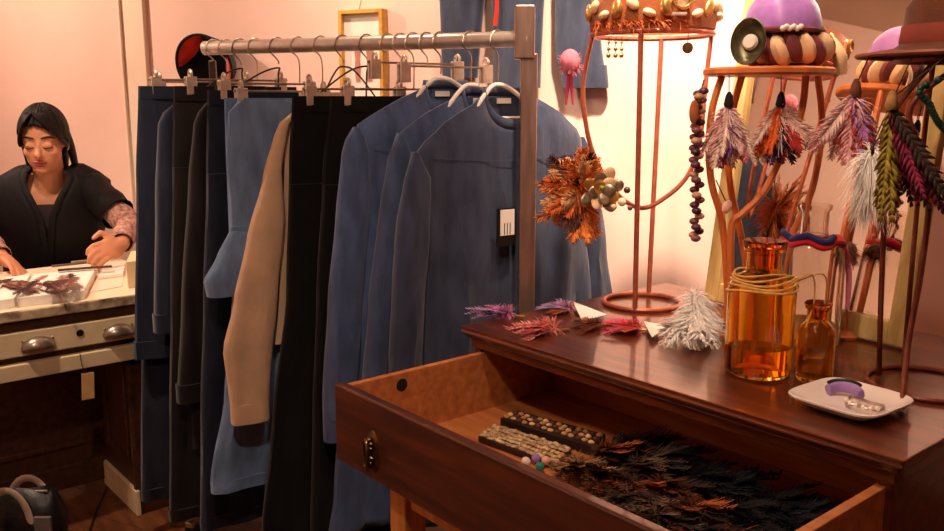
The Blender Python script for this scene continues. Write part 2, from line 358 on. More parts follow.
def rp(s): return RN + RD * s
def uz(px, py, s):
    p = onplane(px, py, rp(s), EN); return (p - rp(s)).dot(E), p.z
def W(s, u, d, z): return rp(s) + E * u + EN * d + UP * z
def interp(tab, z):
    """tab: [(u, z)] from high to low"""
    if z >= tab[0][1]: return tab[0][0]
    for (u0, z0), (u1, z1) in zip(tab, tab[1:]):
        if z >= z1:
            t = (z0 - z) / max(z0 - z1, 1e-6); t = t * t * (3 - 2 * t) * .4 + t * .6; return u0 + (u1 - u0) * t
    return tab[-1][0]
def cloth_loft(mb, s, Lt, Rt, z0, z1, th, fold=.006, kf=60, ph=0, off=0, step=.03, ns=30, th0=None, neck=None, cap=True, hemw=0):
    n = max(4, int((z0 - z1) / step)); rings = []
    for i in range(n + 1):
        z = z0 + (z1 - z0) * i / n; uL = interp(Lt, z); uR = interp(Rt, z); hw = max((uR - uL) / 2, .004); m = (uL + uR) / 2
        tt = i / n; thk = th if th0 is None else th0 + (th - th0) * min(1, tt * 3)
        am = fold * min(1, .15 + 1.3 * tt)
        ring = []
        for k in range(ns):
            a = 2 * PI * k / ns; c, si = math.cos(a), math.sin(a)
            u = m + hw * math.copysign(abs(c) ** .85, c); d = thk * math.copysign(abs(si) ** .65, si)
            d += am * (math.sin(kf * u + ph + 1.7 * math.sin(z * 4 + ph)) + .5 * math.sin(kf * 2.3 * u + 2 * ph + 2.2 * math.sin(z * 7)) + .35 * math.sin(z * 31 + u * 22 + ph)) * (1 if si >= 0 else .6) * (abs(si) ** .5)
            zz = z
            if neck and i < 8: zz -= neck * max(0, si) ** .7 * (1 - i / 8) ** 1.2
            if hemw and i == n: zz += hemw * math.sin(9 * u + ph)
            ring.append(W(s, u, d + off, zz))
        rings.append(ring)
    mb.loft(rings, cap); return rings

def hook(mb, s, z, r=.0235):
    top = [W(s, 0, 0, RZ) + EN * 0 + E * (r * math.cos(a)) + UP * (r * math.sin(a)) for a in [math.radians(x) for x in range(-50, 181, 23)]]
    # the hook hangs across the rail: turn it so that it wraps the tube
    mb.tube(top[::-1] + [], .0022, 6)
    q = W(s, -r, 0, RZ); mb.tube(smoothpath([q, q - UP * .015, W(s, 0, 0, RZ - .04), W(s, 0, 0, z)], 4), .0022, 6)
GH = 'hangers on the rack rail'
def clip_hanger(s, um, half, zb, what, clipm=M_CLIP):
    t = thing('clip_hanger', 'steel clip hanger ' + what, 'hanger', W(s, 0, 0, RZ), GH)
    m = MB(); hook(m, s, zb + .012); m.build('hook', M_CLIP, t)
    a, b = um - half, um + half
    MB().tube([W(s, min(a, -.01), 0, zb + .012), W(s, max(b, .01), 0, zb + .012)], .003, 6).build('bar', M_NICKEL, t)
    for u in (a + .02, b - .02):
        c = MB().box(W(s, u, .008, zb - .005), (.030, .008, .050), ax=(E, EN, UP)).box(W(s, u, -.008, zb - .005), (.030, .008, .050), ax=(E, EN, UP)).build('clip', clipm, t, smooth=False, bev=.002)
        MB().tube(ringpts(W(s, u, 0, zb + .026), .011, 12, (EN, UP)), .0042, 6, loop=True).build('spring', clipm, c)
def arm_hanger(s, uL, uR, zs, zn, what, m, name='coat_hanger', thick=.006, lab='white plastic hanger '):
    t = thing(name, lab + what, 'hanger', W(s, 0, 0, RZ), GH)
    h = MB(); hook(h, s, zn + .01); h.build('hook', M_NICKEL, t)
    MB().tube(smoothpath([W(s, uL, 0, zs), W(s, uL * .35, 0, zn - .018), W(s, 0, 0, zn), W(s, uR * .35, 0, zn - .018), W(s, uR, 0, zs)], 6), thick, 8).build('arm', m, t)
    MB().tube([W(s, uL * .8, 0, zs + (zn - zs) * .12), W(s, uR * .8, 0, zs + (zn - zs) * .12)], thick * .6, 6).build('cross_bar', m, t)

# ------------------------------------------------------------------ denim shirts
def shirt(s, m, label, sleeveL, bodyL, neckL, neckR, shR, bodyR, sleeveR, zhem, ph, zsl=.58, tagged=False):
    C = lambda P: [uz(x, y, s) for x, y in P]
    nL, nR = uz(*neckL, s), uz(*neckR, s); zn = (nL[1] + nR[1]) / 2
    bl, br = C(bodyL), C(bodyR)
    t = thing('denim_shirt', label, 'shirt', W(s, 0, 0, zhem), 'long denim shirts on the rack')
    Lt = [(nL[0], zn)] + bl + [(bl[-1][0] - .02, zhem)]; Rt = [(nR[0], zn)] + br + [(br[-1][0] + .02, zhem)]
    mb = MB(); rings = cloth_loft(mb, s, Lt, Rt, zn, zhem, .026, .013, 40, ph, neck=.085, step=.022, ns=44, cap=False)
    body = mb.build('body', m, t, solid=.003)
    # stand collar with its inside label
    top = rings[0]; cen = sum(top, V(0, 0, 0)) / len(top)
    MB().loft([[p + UP * (.0) for p in top], [cen + (p - cen) * .94 + UP * .024 for p in top]], cap=False).build('collar', m, t, solid=.004)
    MB().box(W(s, (nL[0] + nR[0]) / 2, -.019, zn - .012), (.045, .002, .014), ax=(E, EN, UP)).build('neck_label', M_PAPER, t, smooth=False)
    # placket and buttons
    um = (nL[0] + nR[0]) / 2 + .018; zt = zn - .078; mb = MB(); P = []
    def front(u, z):
        uL, uR = interp(Lt, z), interp(Rt, z); hw = (uR - uL) / 2; mm = (uL + uR) / 2; x = max(-.98, min(.98, (u - mm) / hw))
        si = math.sqrt(1 - abs(x) ** 2.2); return W(s, u, .026 * si ** .65 + .003, z)
    zs = [zt - (zt - zhem) * i / 24 for i in range(25)]
    mb.loft([[front(um - .015, z) + EN * .0, front(um - .015, z) + EN * .009, front(um + .015, z) + EN * .009, front(um + .015, z)] for z in zs]).build('placket', m, t)
    for i in range(7):
        z = zt - .05 - i * .115
        if z > zhem + .05: MB().lathe([(.0, .003), (.006, .003), (.0065, 0)], front(um, z) + EN * .009, 10, (E, UP, EN)).build('button', M_NICKEL, t)
    zy = zn - .15; ua, ub = interp(Lt, zy) + .03, interp(Rt, zy) - .03
    MB().tube([front(ua + (ub - ua) * k / 20, zy - .012 * math.sin(PI * k / 20)) + EN * .0035 for k in range(21)], .0009, 6).build('yoke_seam', m, t)
    for sl, sg in ((sleeveL, 1), (sleeveR, -1)):
        if not sl: continue
        pts = C(sl); zE = zsl if sg > 0 else zsl + .05
        ed = pts + [(pts[-1][0], min(pts[-1][1] - .01, zE))]
        mb = MB(); wd = .088
        oth = [(ed[0][0] + sg * .012, ed[0][1])] + [(u + sg * wd * (.8 if k == 0 else 1), z) for k, (u, z) in enumerate(ed[1:])]
        A, B = (ed, oth) if sg > 0 else (oth, ed)
        sv = cloth_loft(mb, s, A, B, ed[0][1], zE, .026, .005, 90, ph + 2, off=.010 * (1 if sg > 0 else -1) , ns=22, th0=.012)
        sob = mb.build('sleeve', m, t)
        A2 = [(interp(A, zE) - .001, zE), (interp(A, zE) - .001, zE - .06)]; B2 = [(interp(B, zE) + .001, zE), (interp(B, zE) + .001, zE - .06)]
        mb = MB(); cloth_loft(mb, s, A2, B2, zE + .002, zE - .06, .024, 0, off=.010 * (1 if sg > 0 else -1), ns=22); mb.build('cuff', m, sob)
    if tagged:
        q = onplane(506, 227, rp(s) + EN * .055, EN); c = q
        tg = thing('price_tag', 'white card tag on a black backing hanging from the front denim shirt', 'tag', c)
        MB().box(c, (.058, .003, .098), ax=(E, EN, UP)).build('backing', M_BLACK, tg, smooth=False)
        MB().box(c + EN * .003 + E * .002 + UP * .012, (.044, .002, .066), ax=(E, EN, UP)).build('card', M_PAPER, tg, smooth=False)
        for k in range(3): MB().box(c + EN * .0045 + E * (-.008 + .009 * k) - UP * .004, (.002, .001, .03), ax=(E, EN, UP)).build('printed_line', M_THREAD, tg, smooth=False)
        MB().tube([c + UP * .049, c + UP * .09 - EN * .012], .001, 5).build('string', M_THREAD, tg)
    arm_hanger(s, interp(Lt, zn - .05) * .72, interp(Rt, zn - .05) * .72, zn - .066, zn + .028, 'in the ' + label.split(' with ')[0], M_WHITEP)
shirt(.075, M_DEN_A, 'front long blue denim shirt with stand collar beside the steel post',
      [(411, 152), (403, 180), (395, 225), (391, 300), (388, 365)], [(440, 128), (418, 150), (422, 217), (424, 300), (422, 400)], (484, 97), (532, 95),
      None, [(560, 112), (580, 134), (583, 200), (590, 300), (592, 400)], [(585, 137), (594, 155), (607, 246), (612, 300)], .20, .4, tagged=True)
shirt(.150, M_DEN_B, 'middle long blue denim shirt between two other denim shirts',
      [(396, 133), (386, 160), (378, 217), (368, 300), (362, 380)], [(428, 112), (402, 132), (404, 217), (400, 300), (396, 400)], (462, 97), (506, 95),
      None, [(540, 112), (556, 134), (560, 200), (565, 300), (568, 400)], [(562, 140), (574, 170), (582, 246), (586, 300)], .19, 1.9)
shirt(.235, M_DEN_C, 'rear long blue denim shirt next to the black trousers',
      [(352, 127), (341, 146), (335, 217), (327, 300), (322, 400)], [(392, 103), (358, 125), (362, 217), (350, 300), (338, 420), (334, 500)], (424, 90), (468, 88),
      None, [(505, 105), (525, 128), (530, 200), (535, 300), (540, 400)], [(532, 135), (545, 165), (552, 246), (556, 300)], .17, 3.3, zsl=.50)

# ------------------------------------------------------------------ trousers, skirts and jackets further along the rail
GT = 'garments on the rack'
def trousers(s, m, name, label, left, width, zhem, wpy, ph=0, leg=.55, flare=0, cat='trousers'):
    L = [uz(x, y, s) for x, y in left]; z0 = L[0][1]
    L += [(L[-1][0], zhem - .01)]
    Rr = [(L[0][0] + width, z0), (L[0][0] + width + .02, z0 - .2), (L[0][0] + width + flare, zhem)]
    t = thing(name, label, cat, W(s, (L[0][0] + Rr[0][0]) / 2, 0, zhem), GT)
    zc = z0 - .26
    mb = MB(); cloth_loft(mb, s, L, Rr, z0 - .038, zc - .03, .024, .004, 40, ph, th0=.012); mb.build('seat', m, t)
    mb = MB(); cloth_loft(mb, s, L, Rr, z0, z0 - .04, .0145, 0, step=.01); mb.build('waistband', m, t)
    mid = [((interp(L, z) + interp(Rr, z)) / 2, z) for z in (zc, (zc + zhem) / 2, zhem)]
    for A, B, q in ((L, [(u + .01, z) for u, z in mid], 0), ([(u - .006, z) for u, z in mid], Rr, 1)):
        mb = MB(); cloth_loft(mb, s, A, B, zc + .04, zhem + .03 * q, .026, .007, 60, ph + q * 1.4, off=.004 * (1 - 2 * q), ns=26); lg = mb.build('leg', m, t)
        mb = MB(); cloth_loft(mb, s, [(interp(A, zhem) - .001, zhem + .04), (interp(A, zhem) - .001, zhem)], [(interp(B, zhem) + .001, zhem + .04), (interp(B, zhem) + .001, zhem)], zhem + .035 + .03 * q, zhem + .03 * q - .002, .0275, .007, 60, ph + q * 1.4, off=.004 * (1 - 2 * q), ns=26); mb.build('hem', m, lg)
    clip_hanger(s, (L[0][0] + Rr[0][0]) / 2, width * .42, z0 + .006, 'holding the ' + label.split(' behind ')[0].split(' hanging ')[0].split(' at ')[0] + ('' if s < .9 else ' next to the desk'))
def skirt(s, m, name, label, left, width, zhem, ph=0, cat='skirt'):
    L = [uz(x, y, s) for x, y in left]; z0 = L[0][1]; L += [(L[-1][0], zhem - .01)]
    Rr = [(L[0][0] + width, z0), (L[0][0] + width + .04, zhem)]
    t = thing(name, label, cat, W(s, (L[0][0] + Rr[0][0]) / 2, 0, zhem), GT)
    mb = MB(); cloth_loft(mb, s, L, Rr, z0 - .03, zhem, .026, .006, 50, ph, th0=.014); mb.build('panel', m, t)
    mb = MB(); cloth_loft(mb, s, L, Rr, z0, z0 - .035, .016, 0, step=.01); mb.build('waistband', m, t)
    mb = MB(); cloth_loft(mb, s, [(interp(L, zhem) - .002, 9)], [(interp(Rr, zhem) + .002, 9)], zhem + .05, zhem - .003, .029, .006, 50, ph, step=.02); mb.build('hem', m, t)
    clip_hanger(s, (L[0][0] + Rr[0][0]) / 2, width * .42, z0 + .006, 'holding the ' + label.split(' behind ')[0].split(' hanging ')[0].split(' at ')[0] + ('' if s < .9 else ' next to the desk'))
def jacket(s, m, name, label, sleeve_l, sleeve_r, body_l, width, zhem, ph=0, cat='jacket', zE=None):
    A = [uz(x, y, s) for x, y in sleeve_l]; B = [uz(x, y, s) for x, y in sleeve_r]; L = [uz(x, y, s) for x, y in body_l]
    z0 = L[0][1]; L += [(L[-1][0], zhem - .01)]
    Rr = [(L[0][0] + width * .5, z0), (L[0][0] + width * .95, z0 - .07), (L[0][0] + width, zhem)]
    t = thing(name, label, cat, W(s, 0, 0, zhem), GT)
    mb = MB(); cloth_loft(mb, s, L, Rr, z0, zhem, .022, .006, 50, ph, th0=.014, neck=.02); mb.build('body', m, t)
    ze = zE or A[-1][1]
    mb = MB(); cloth_loft(mb, s, A, B, A[0][1], ze, .026, .004, 70, ph, off=.018, ns=24, th0=.01); sob = mb.build('sleeve', m, t)
    mb = MB(); cloth_loft(mb, s, [(interp(A, ze) - .002, 9)], [(interp(B, ze) + .002, 9)], ze + .05, ze - .004, .0275, .002, 70, ph, off=.018, ns=24); mb.build('cuff', m, sob)
    mb = MB(); cloth_loft(mb, s, [(L[0][0] + .01, 9)], [(L[0][0] + width * .48, 9)], z0 + .03, z0 - .01, .017, 0, step=.01); mb.build('collar', m, t)
    arm_hanger(s, L[0][0] + .03, L[0][0] + width * .6, z0 + .0, max(z0 + .05, 1.39), 'inside the ' + label, M_WIRE, 'wire_hanger', .0025, 'dark wire hanger ')
trousers(.315, M_BLK, 'black_trousers', 'wide black trousers hanging against the denim shirts', [(330, 96), (322, 180), (316, 300), (312, 420), (310, 525)], .36, .10, 96, .3)
trousers(.390, M_BLK, 'black_trousers', 'narrow black trousers hanging against the beige jacket', [(292, 96), (289, 160), (286, 300), (272, 420), (262, 525)], .36, .09, 96, 1.1)
jacket(.455, M_BEIGE, 'beige_jacket', 'beige cotton jacket with a long sleeve hanging in front',
       [(293, 110), (274, 126), (261, 177), (245, 240), (232, 300), (221, 350), (226, 385), (230, 421)], [(296, 110), (284, 126), (278, 170), (281, 213), (274, 300), (268, 360), (266, 390), (265, 423)],
       [(296, 104), (285, 125), (284, 213), (279, 300), (274, 360)], .34, .66, .7)
# light denim dress with a flared peplum
s = .53; tD = None
Ld = [uz(*p, s) for p in ((240, 100), (228, 112), (226, 160), (230, 200), (231, 231), (232, 300), (224, 400), (210, 480), (212, 492))]
zt, zh = Ld[0][1], Ld[-1][1]
Rd = [(Ld[0][0] + .12, zt), (Ld[0][0] + .30, zt - .05), (Ld[4][0] + .26, Ld[4][1]), (Ld[6][0] + .36, zh)]
tD = thing('denim_dress', 'light blue denim dress with a flared waist frill beside the beige jacket', 'dress', W(s, 0, 0, zh), GT)
mb = MB(); cloth_loft(mb, s, Ld, Rd, zt, zh, .026, .007, 48, 2.1, th0=.016); mb.build('body', M_DEN_L, tD)
wz = Ld[4][1]; P = [uz(*p, s) for p in ((231, 229), (217, 258), (204, 282), (207, 297))]
mb = MB(); cloth_loft(mb, s, P, [(u, z) for u, z in ((Rd[2][0], P[0][1]), (Rd[2][0] + .05, P[-1][1]))], P[0][1], P[-1][1], .042, .008, 60, .5, th0=.03, step=.012); mb.build('frill', M_DEN_L, tD)
mb = MB(); cloth_loft(mb, s, [(interp(Ld, wz) - .003, 9)], [(interp(Rd, wz) + .003, 9)], wz + .012, wz - .012, .031, .004, 48, 2.1, step=.012); mb.build('waist_seam', M_DEN_L, tD)
mb = MB(); cloth_loft(mb, s, [(interp(Ld, zh) - .003, 9)], [(interp(Rd, zh) + .003, 9)], zh + .03, zh - .003, .031, .007, 48, 2.1, step=.012); mb.build('hem', M_DEN_L, tD)
arm_hanger(s, -.08, .12, zt - .02, max(zt + .04, 1.39), 'inside the light denim dress', M_WIRE, 'wire_hanger', .0025, 'dark wire hanger ')
trousers(.60, M_DEN_L, 'denim_trousers', 'light blue denim trousers behind the light denim dress', [(224, 98), (226, 160), (232, 300), (236, 420)], .33, .45, 98, 2.6)
trousers(.675, M_NAVY, 'navy_trousers', 'dark navy trousers between the light denim and the brown jacket', [(207, 90), (206, 180), (203, 300), (200, 420), (200, 525)], .34, .10, 90, 1.5)
jacket(.745, M_BLKB, 'brown_jacket', 'brownish black jacket with a rounded shoulder', [(206, 101), (192, 118), (187, 180), (180, 300), (176, 400)], [(209, 101), (206, 118), (207, 180), (205, 300), (203, 400)],
       [(212, 97), (200, 112), (198, 200), (190, 400)], .32, .32, 1.2)
trousers(.82, M_BLKB, 'black_trousers', 'brownish black trousers next to the dark denim jacket', [(173, 86), (172, 180), (170, 300), (169, 420), (169, 525)], .36, .09, 86, .9)
jacket(.875, M_DEN_D, 'dark_denim_jacket', 'dark denim jacket with a rounded shoulder', [(176, 101), (163, 108), (156, 125), (154, 200), (153, 330)], [(179, 101), (176, 108), (175, 125), (174, 200), (173, 330)],
       [(182, 98), (170, 110), (168, 200), (165, 330)], .30, .75, .2)
skirt(.925, M_DEN_D, 'denim_skirt', 'long dark denim skirt at the end of the rail beside the desk', [(138, 86), (136, 180), (135, 357)], .36, uz(140, 358, .925)[1], 1.0)
trousers(.97, M_NAVY, 'navy_trousers', 'dark navy trousers hanging lowest behind the dark denim skirt', [(143, 88), (142, 180), (141, 300), (141, 495)], .34, uz(141, 500, .97)[1], 88, .1)
clip_hanger(.275, .06, .15, 1.375, 'empty between the denim shirts and the wide black trousers')
clip_hanger(.352, .05, .15, 1.385, 'empty between the two black trousers')

# ================================================================== cream desk
KX, KB, KY0, KY1, KZ = -2.64, -3.30, .41, 1.06, .72
dk = thing('work_desk', 'old cream painted work desk with one wide drawer and worn top', 'desk', ((KX + KB) / 2, (KY0 + KY1) / 2, 0))
MB().b6(KB, KX - .012, KY0, KY1, .692, KZ).build('tabletop', mat('table_paint', (232, 214, 186), .55, var=.12, scale=7, bump=.1), dk, smooth=False, bev=.002)
MB().b6(KX - .012, KX, KY0, KY1, .690, KZ).build('worn_edge', M_WORN, dk, smooth=False, bev=.004)
MB().b6(KB + .02, KX - .012, KY0 + .015, KY1 - .015, .660, .692).build('apron', M_DKWOOD, dk, smooth=False, bev=.002)
dw = MB().b6(KX - .40, KX - .006, KY0 + .03, KY1 - .03, .586, .658).build('drawer', M_CREAM, dk, smooth=False, bev=.004)
for px in (38, 118):
    q = onplane(px, 342 - (px - 38) * .2, V(KX - .006, 0, 0), V(1, 0, 0)); y, z = q.y, .618
    rings = []
    for i in range(9):
        a = PI * i / 8 - PI / 2 + .0; c = math.cos(a * .98)
        rings.append([V(KX - .006 + .026 * math.cos(b) * max(c, .12) , y + .046 * math.sin(a), z - .014 + .034 * max(c, .15) * math.sin(b)) for b in [PI / 2 * k / 6 for k in range(7)]])
    cp = MB().loft(rings, closed=False).build('cup_pull', M_NICKEL, dw, solid=.002)
    for e in (-.04, .04): MB().ell((KX - .004, y + e, z + .012), (.003, .004, .004), 8, 5).build('screw', M_NICKEL, cp)
q = onplane(80, 332, V(KX - .006, 0, 0), V(1, 0, 0))
MB().lathe([(.0, .002), (.010, .002), (.011, 0)], V(KX - .006, q.y, .628), 12, (V(0, 1, 0), V(0, 0, 1), V(1, 0, 0))).build('keyhole', M_BLACK, dw)
MB().b6(KX - .03, KX, KY0 + .01, KY1 - .01, .520, .566).build('rail', M_CREAM, dk, smooth=False, bev=.003)
MB().b6(KX - .05, KX - .03, KY0 + .03, KY1 - .03, .566, .586).build('drawer_gap', M_DKWOOD, dk, smooth=False)
for x in (KX - .034, KB + .02): MB().b6(x, x + .034, KY0 + .012, KY0 + .046, 0, .66).build('leg', M_CREAM, dk, smooth=False, bev=.003)
BX = -2.985
bp = MB().b6(BX - .018, BX, KY0 + .03, .86, .02, .66).build('back_board', M_DKWOOD, dk, smooth=False)
for a, b, c, d in ((KY0 + .06, .80, .16, .178), (KY0 + .06, .80, .50, .518), (KY0 + .06, KY0 + .078, .178, .50), (.782, .80, .178, .50)):
    MB().b6(BX, BX + .008, a, b, c, d).build('moulding', M_DKWOOD, bp, smooth=False, bev=.003)
MB().b6(BX, BX + .012, KY0 + .03, .85, .02, .10).build('skirting', M_DKWOOD, bp, smooth=False, bev=.003)
sp_ = MB().b6(BX - .018, KX - .03, .86, .88, .0, .66).build('side_board', M_DKWOOD, dk, smooth=False)
for a, b, c, d in ((BX + .05, KX - .08, .16, .178), (BX + .05, KX - .08, .50, .518), (BX + .05, BX + .068, .178, .50), (KX - .098, KX - .08, .178, .50)):
    MB().b6(a, b, .852, .86, c, d).build('moulding', M_DKWOOD, sp_, smooth=False, bev=.003)
MB().b6(BX, KX - .02, .846, .86, 0, .085).build('plinth', M_CREAM, sp_, smooth=False, bev=.003)
MB().b6(KX - .045, KX - .03, .85, KY1 - .012, 0, .586).build('front_board', M_DKWOOD, dk, smooth=False)
MB().b6(KB, KX - .05, KY1 - .034, KY1 - .014, 0, .66).build('end_board', M_DKWOOD, dk, smooth=False)

# hanging paper tag on the desk
q = onplane(88, 386, V(KX + .006, 0, 0), V(1, 0, 0))
tg = thing('paper_tag', 'tan paper tag hanging from the rail of the cream desk', 'tag', q)
MB().box(q, (.003, .036, .08), ax=(V(1, .1, 0), V(-.1, 1, -.06), V(0, .06, 1))).build('card', mat('tan_paper', (206, 166, 112), .8, var=.1), tg, smooth=False)
MB().tube([q + UP * .037, q + V(0, -.012, .065), q + V(-.004, -.014, .105)], .0012, 5).build('string', M_THREAD, tg)

# things lying on the desk
def slab(name, lab, cat, corners, z0, h, m, grp=None):
    a = [V(p.x, p.y, z0) for p in (gp(x, y, z0 + h) for x, y in corners)]
    c = sum(a, V(0, 0, 0)) / len(a)
    return tag(MB().loft([a, [p + UP * h for p in a]]).build(name, m, smooth=False, bev=.002, o=c), lab, cat, grp)
M_FOAM = mat('white_foam', (238, 232, 222), .7, var=.05, scale=60, bump=.1)
slab('foam_board', 'long white foam block under the feathers on the desk', 'board', ((17, 298), (84, 290), (96, 268), (34, 274)), KZ, .028, M_FOAM, 'foam blocks')
slab('foam_board', 'short white foam block at the end of the cream desk', 'board', ((-8, 301), (14, 298), (31, 274), (6, 277)), KZ, .028, M_FOAM, 'foam blocks')
slab('paper_sheet', 'pale pink paper sheet lying flat on the desk', 'paper', ((90, 292), (122, 286), (126, 268), (100, 270)), KZ + .0005, .002, mat('pink_paper', (236, 206, 186), .8, var=.05))
slab('card_box', 'small cream cardboard box at the corner of the desk', 'box', ((126, 262), (141, 260), (146, 250), (131, 251)), KZ, .085, mat('cream_card', (226, 200, 160), .8, var=.08))
slab('cloth_scrap', 'white folded cloth scrap beside the small cardboard box', 'cloth', ((98, 276), (123, 273), (125, 266), (104, 267)), KZ + .003, .012, M_FOAM)
for k, (x0, y0, x1, y1, cc, ll) in enumerate(((52, 268, 108, 262, (96, 84, 76), 'long grey steel ruler'), (58, 272, 112, 268, (60, 48, 44), 'dark wooden stick'), (72, 264, 116, 259, (150, 130, 110), 'pale wooden stick'))):
    a, b = gp(x0, y0, KZ + .03), gp(x1, y1, KZ + .03); d = (b - a).normalized()
    z = KZ + .036 + .0 * k
    m = MB().box((a + b) / 2 + UP * (z - KZ - .03), ((b - a).length, .018, .005), ax=(d, V(-d.y, d.x, 0), UP))
    tag(m.build('ruler' if k == 0 else 'stick', mat('stick_%d' % k, cc, .5, var=.2), smooth=False, o=(a + b) / 2), ll + ' lying across the desk', 'ruler' if k == 0 else 'stick')
cols = [(120, 70, 60), (90, 56, 52), (150, 96, 84), (70, 44, 44), (180, 130, 116)]
for k in range(18):
    p = gp(0 + 4.4 * k + R.uniform(-2, 2), 287 - .55 * k + R.uniform(-6, 4), KZ + .040 + .001 * k); ang = R.uniform(-.7, .8)
    d = (V(.9, -.3 + ang, .02)); m = MB(); feather(m, p - d * .05, d, R.uniform(.11, .17), R.uniform(.012, .020), UP, -.05, .3)
    tag(m.build('craft_feather', mat('desk_feather_%d' % (k % 5), cols[k % 5], .8, var=.4, scale=60), solid=.0006, o=p), ('dark brown', 'blackish brown', 'rosy brown', 'deep maroon', 'pale pink')[k % 5] + ' feather in the loose pile on the desk', 'feather', 'feathers piled on the desk')

# ------------------------------------------------------------------ handbag and cord on the floor
M_LEA = mat('black_leather', (20, 17, 18), .38, var=.2, scale=30, bump=.25)
c = pt(20, 531, 2.42); c.z = 0
hb = thing('handbag', 'black leather handbag with pale handles standing on the floor by the desk', 'handbag', c)
mb = MB(); rings = []
for z, a, b in ((0, .12, .05), (.02, .135, .06), (.08, .14, .062), (.13, .125, .045), (.165, .11, .02), (.17, .105, .012)):
    rings.append([c + RT * (a * math.copysign(abs(math.cos(t)) ** .6, math.cos(t))) + HD * (b * math.copysign(abs(math.sin(t)) ** .7, math.sin(t))) + UP * (z + .01 * math.sin(3 * t)* (z > .02)) for t in [2 * PI * k / 28 for k in range(28)]])
mb.loft(rings).build('body', M_LEA, hb)
M_HAND = mat('pale_strap', (170, 150, 134), .5, var=.15)
for o_, s_ in ((-.055, .0), (.035, .02)):
    pth = [c + RT * (.065 * math.cos(a) + s_) + HD * (o_) + UP * (.075 + .115 * math.sin(a)) for a in [PI * k / 14 for k in range(15)]]
    MB().tube(pth, [(.0045, .011)] * 15, 8, flat=HD).build('handle', M_HAND, hb)
MB().tube([c + RT * -.10 - HD * .022 + UP * .168, c + RT * .10 - HD * .01 + UP * .168], .004, 6).build('zip', M_NICKEL, hb)
MB().box(c + RT * .10 - HD * .055 + UP * .075, (.05, .012, .07), ax=(RT, HD, UP)).build('side_pocket', mat('grey_patch', (96, 88, 84), .6, var=.2), hb, smooth=False, bev=.003)
cord = [gp(x, y, .004) for x, y in ((106, 488), (101, 500), (95, 515), (90, 531), (80, 560))]
tag(MB().tube(smoothpath(cord), .004, 6).build('floor_cord', M_BLACK, o=cord[2]), 'black electric cord running across the floor beside the desk', 'cord')

# ================================================================== person seated behind the desk
fp = V(.93, -.36, 0).normalized(); sd = UP.cross(fp)
pn = pt(50, 250, 3.34); pe = thing('person', 'person in a dark sleeveless vest bending over the cream desk', 'person', (pn.x, pn.y, 0))
pelv = V(pn.x, pn.y, .50); chest = pt(53, 208, 3.27); nk = pt(50, 180, 3.23); H = pt(44, 142, 3.16)
shR, shL = pt(92, 190, 3.25), pt(8, 192, 3.24)
elR, elL = pt(128, 224, 3.14), pt(-20, 232, 3.12)
wrR, wrL = pt(122, 244, 2.99), pt(2, 258, 2.98)
hf = V(.86, -.46, -.17).normalized(); hs = UP.cross(hf).normalized(); hu = hf.cross(hs)
bm_ = MB()
def cap(a, b, r0, r1, n=10, seg=14):
    a, b = Vector(a), Vector(b); d = b - a
    bm_.tube([a.lerp(b, k / n) for k in range(n + 1)], [r0 + (r1 - r0) * k / n for k in range(n + 1)], seg); bm_.ell(a, r0 * .999, 14, 10); bm_.ell(b, r1 * .999, 14, 10)
FA = (sd, fp, UP)
bm_.ell(pelv + UP * .05, (.17, .12, .13), 18, 12, FA)
bm_.ell((pelv + chest) / 2 + UP * .05, (.135, .095, .22), 18, 12, FA)
bm_.ell(chest, (.155, .105, .17), 18, 12, FA)
bm_.ell((shR + shL) / 2 - UP * .01, (.17, .07, .06), 18, 12, FA)
cap(nk - UP * .05, H - hu * .05 - hf * .015, .056, .050)
for s0, e0, w0 in ((shR, elR, wrR), (shL, elL, wrL)):
    cap(s0, e0, .048, .037); cap(e0, w0, .037, .025)
for sg in (-1, 1):
    hip = pelv + sd * (.09 * sg); kn = hip + fp * .36 + sd * (.03 * sg) - UP * .02; an = V(kn.x, kn.y, .09) - fp * .06
    cap(hip, kn, .078, .056); cap(kn, an, .055, .036); cap(an - UP * .045 - fp * .02, an - UP * .055 + fp * .13, .035, .028)
# head
HA = (hs, hf, hu)
bm_.ell(H + hu * .028 - hf * .012, (.074, .092, .092), 20, 14, HA)
bm_.ell(H - hu * .03 + hf * .022, (.060, .066, .078), 20, 14, HA)
bm_.ell(H - hu * .083 + hf * .058, (.026, .024, .020), 12, 8, HA)
for sg in (-1, 1):
    bm_.ell(H - hu * .022 + hf * .058 + hs * (.034 * sg), (.024, .022, .024), 12, 8, HA)
    bm_.ell(H + hu * .028 + hf * .068 + hs * (.028 * sg), (.022, .014, .009), 12, 8, HA)
    bm_.ell(H + hu * .004 + hf * .071 + hs * (.030 * sg), (.016, .013, .011), 12, 8, HA)
    bm_.ell(H - hu * .008 - hf * .012 + hs * (.073 * sg), (.008, .018, .030), 10, 8, HA)
nb_ = [H + hu * .018 + hf * .080, H + hf * .091 - hu * .008, H + hf * .103 - hu * .024, H + hf * .086 - hu * .036]
bm_.tube(nb_, [.008, .010, .013, .008], 10); bm_.ell(nb_[2], .0125, 10, 8)
for sg in (-1, 1): bm_.ell(nb_[3] + hs * (.011 * sg) + hu * .008, .0085, 8, 6)
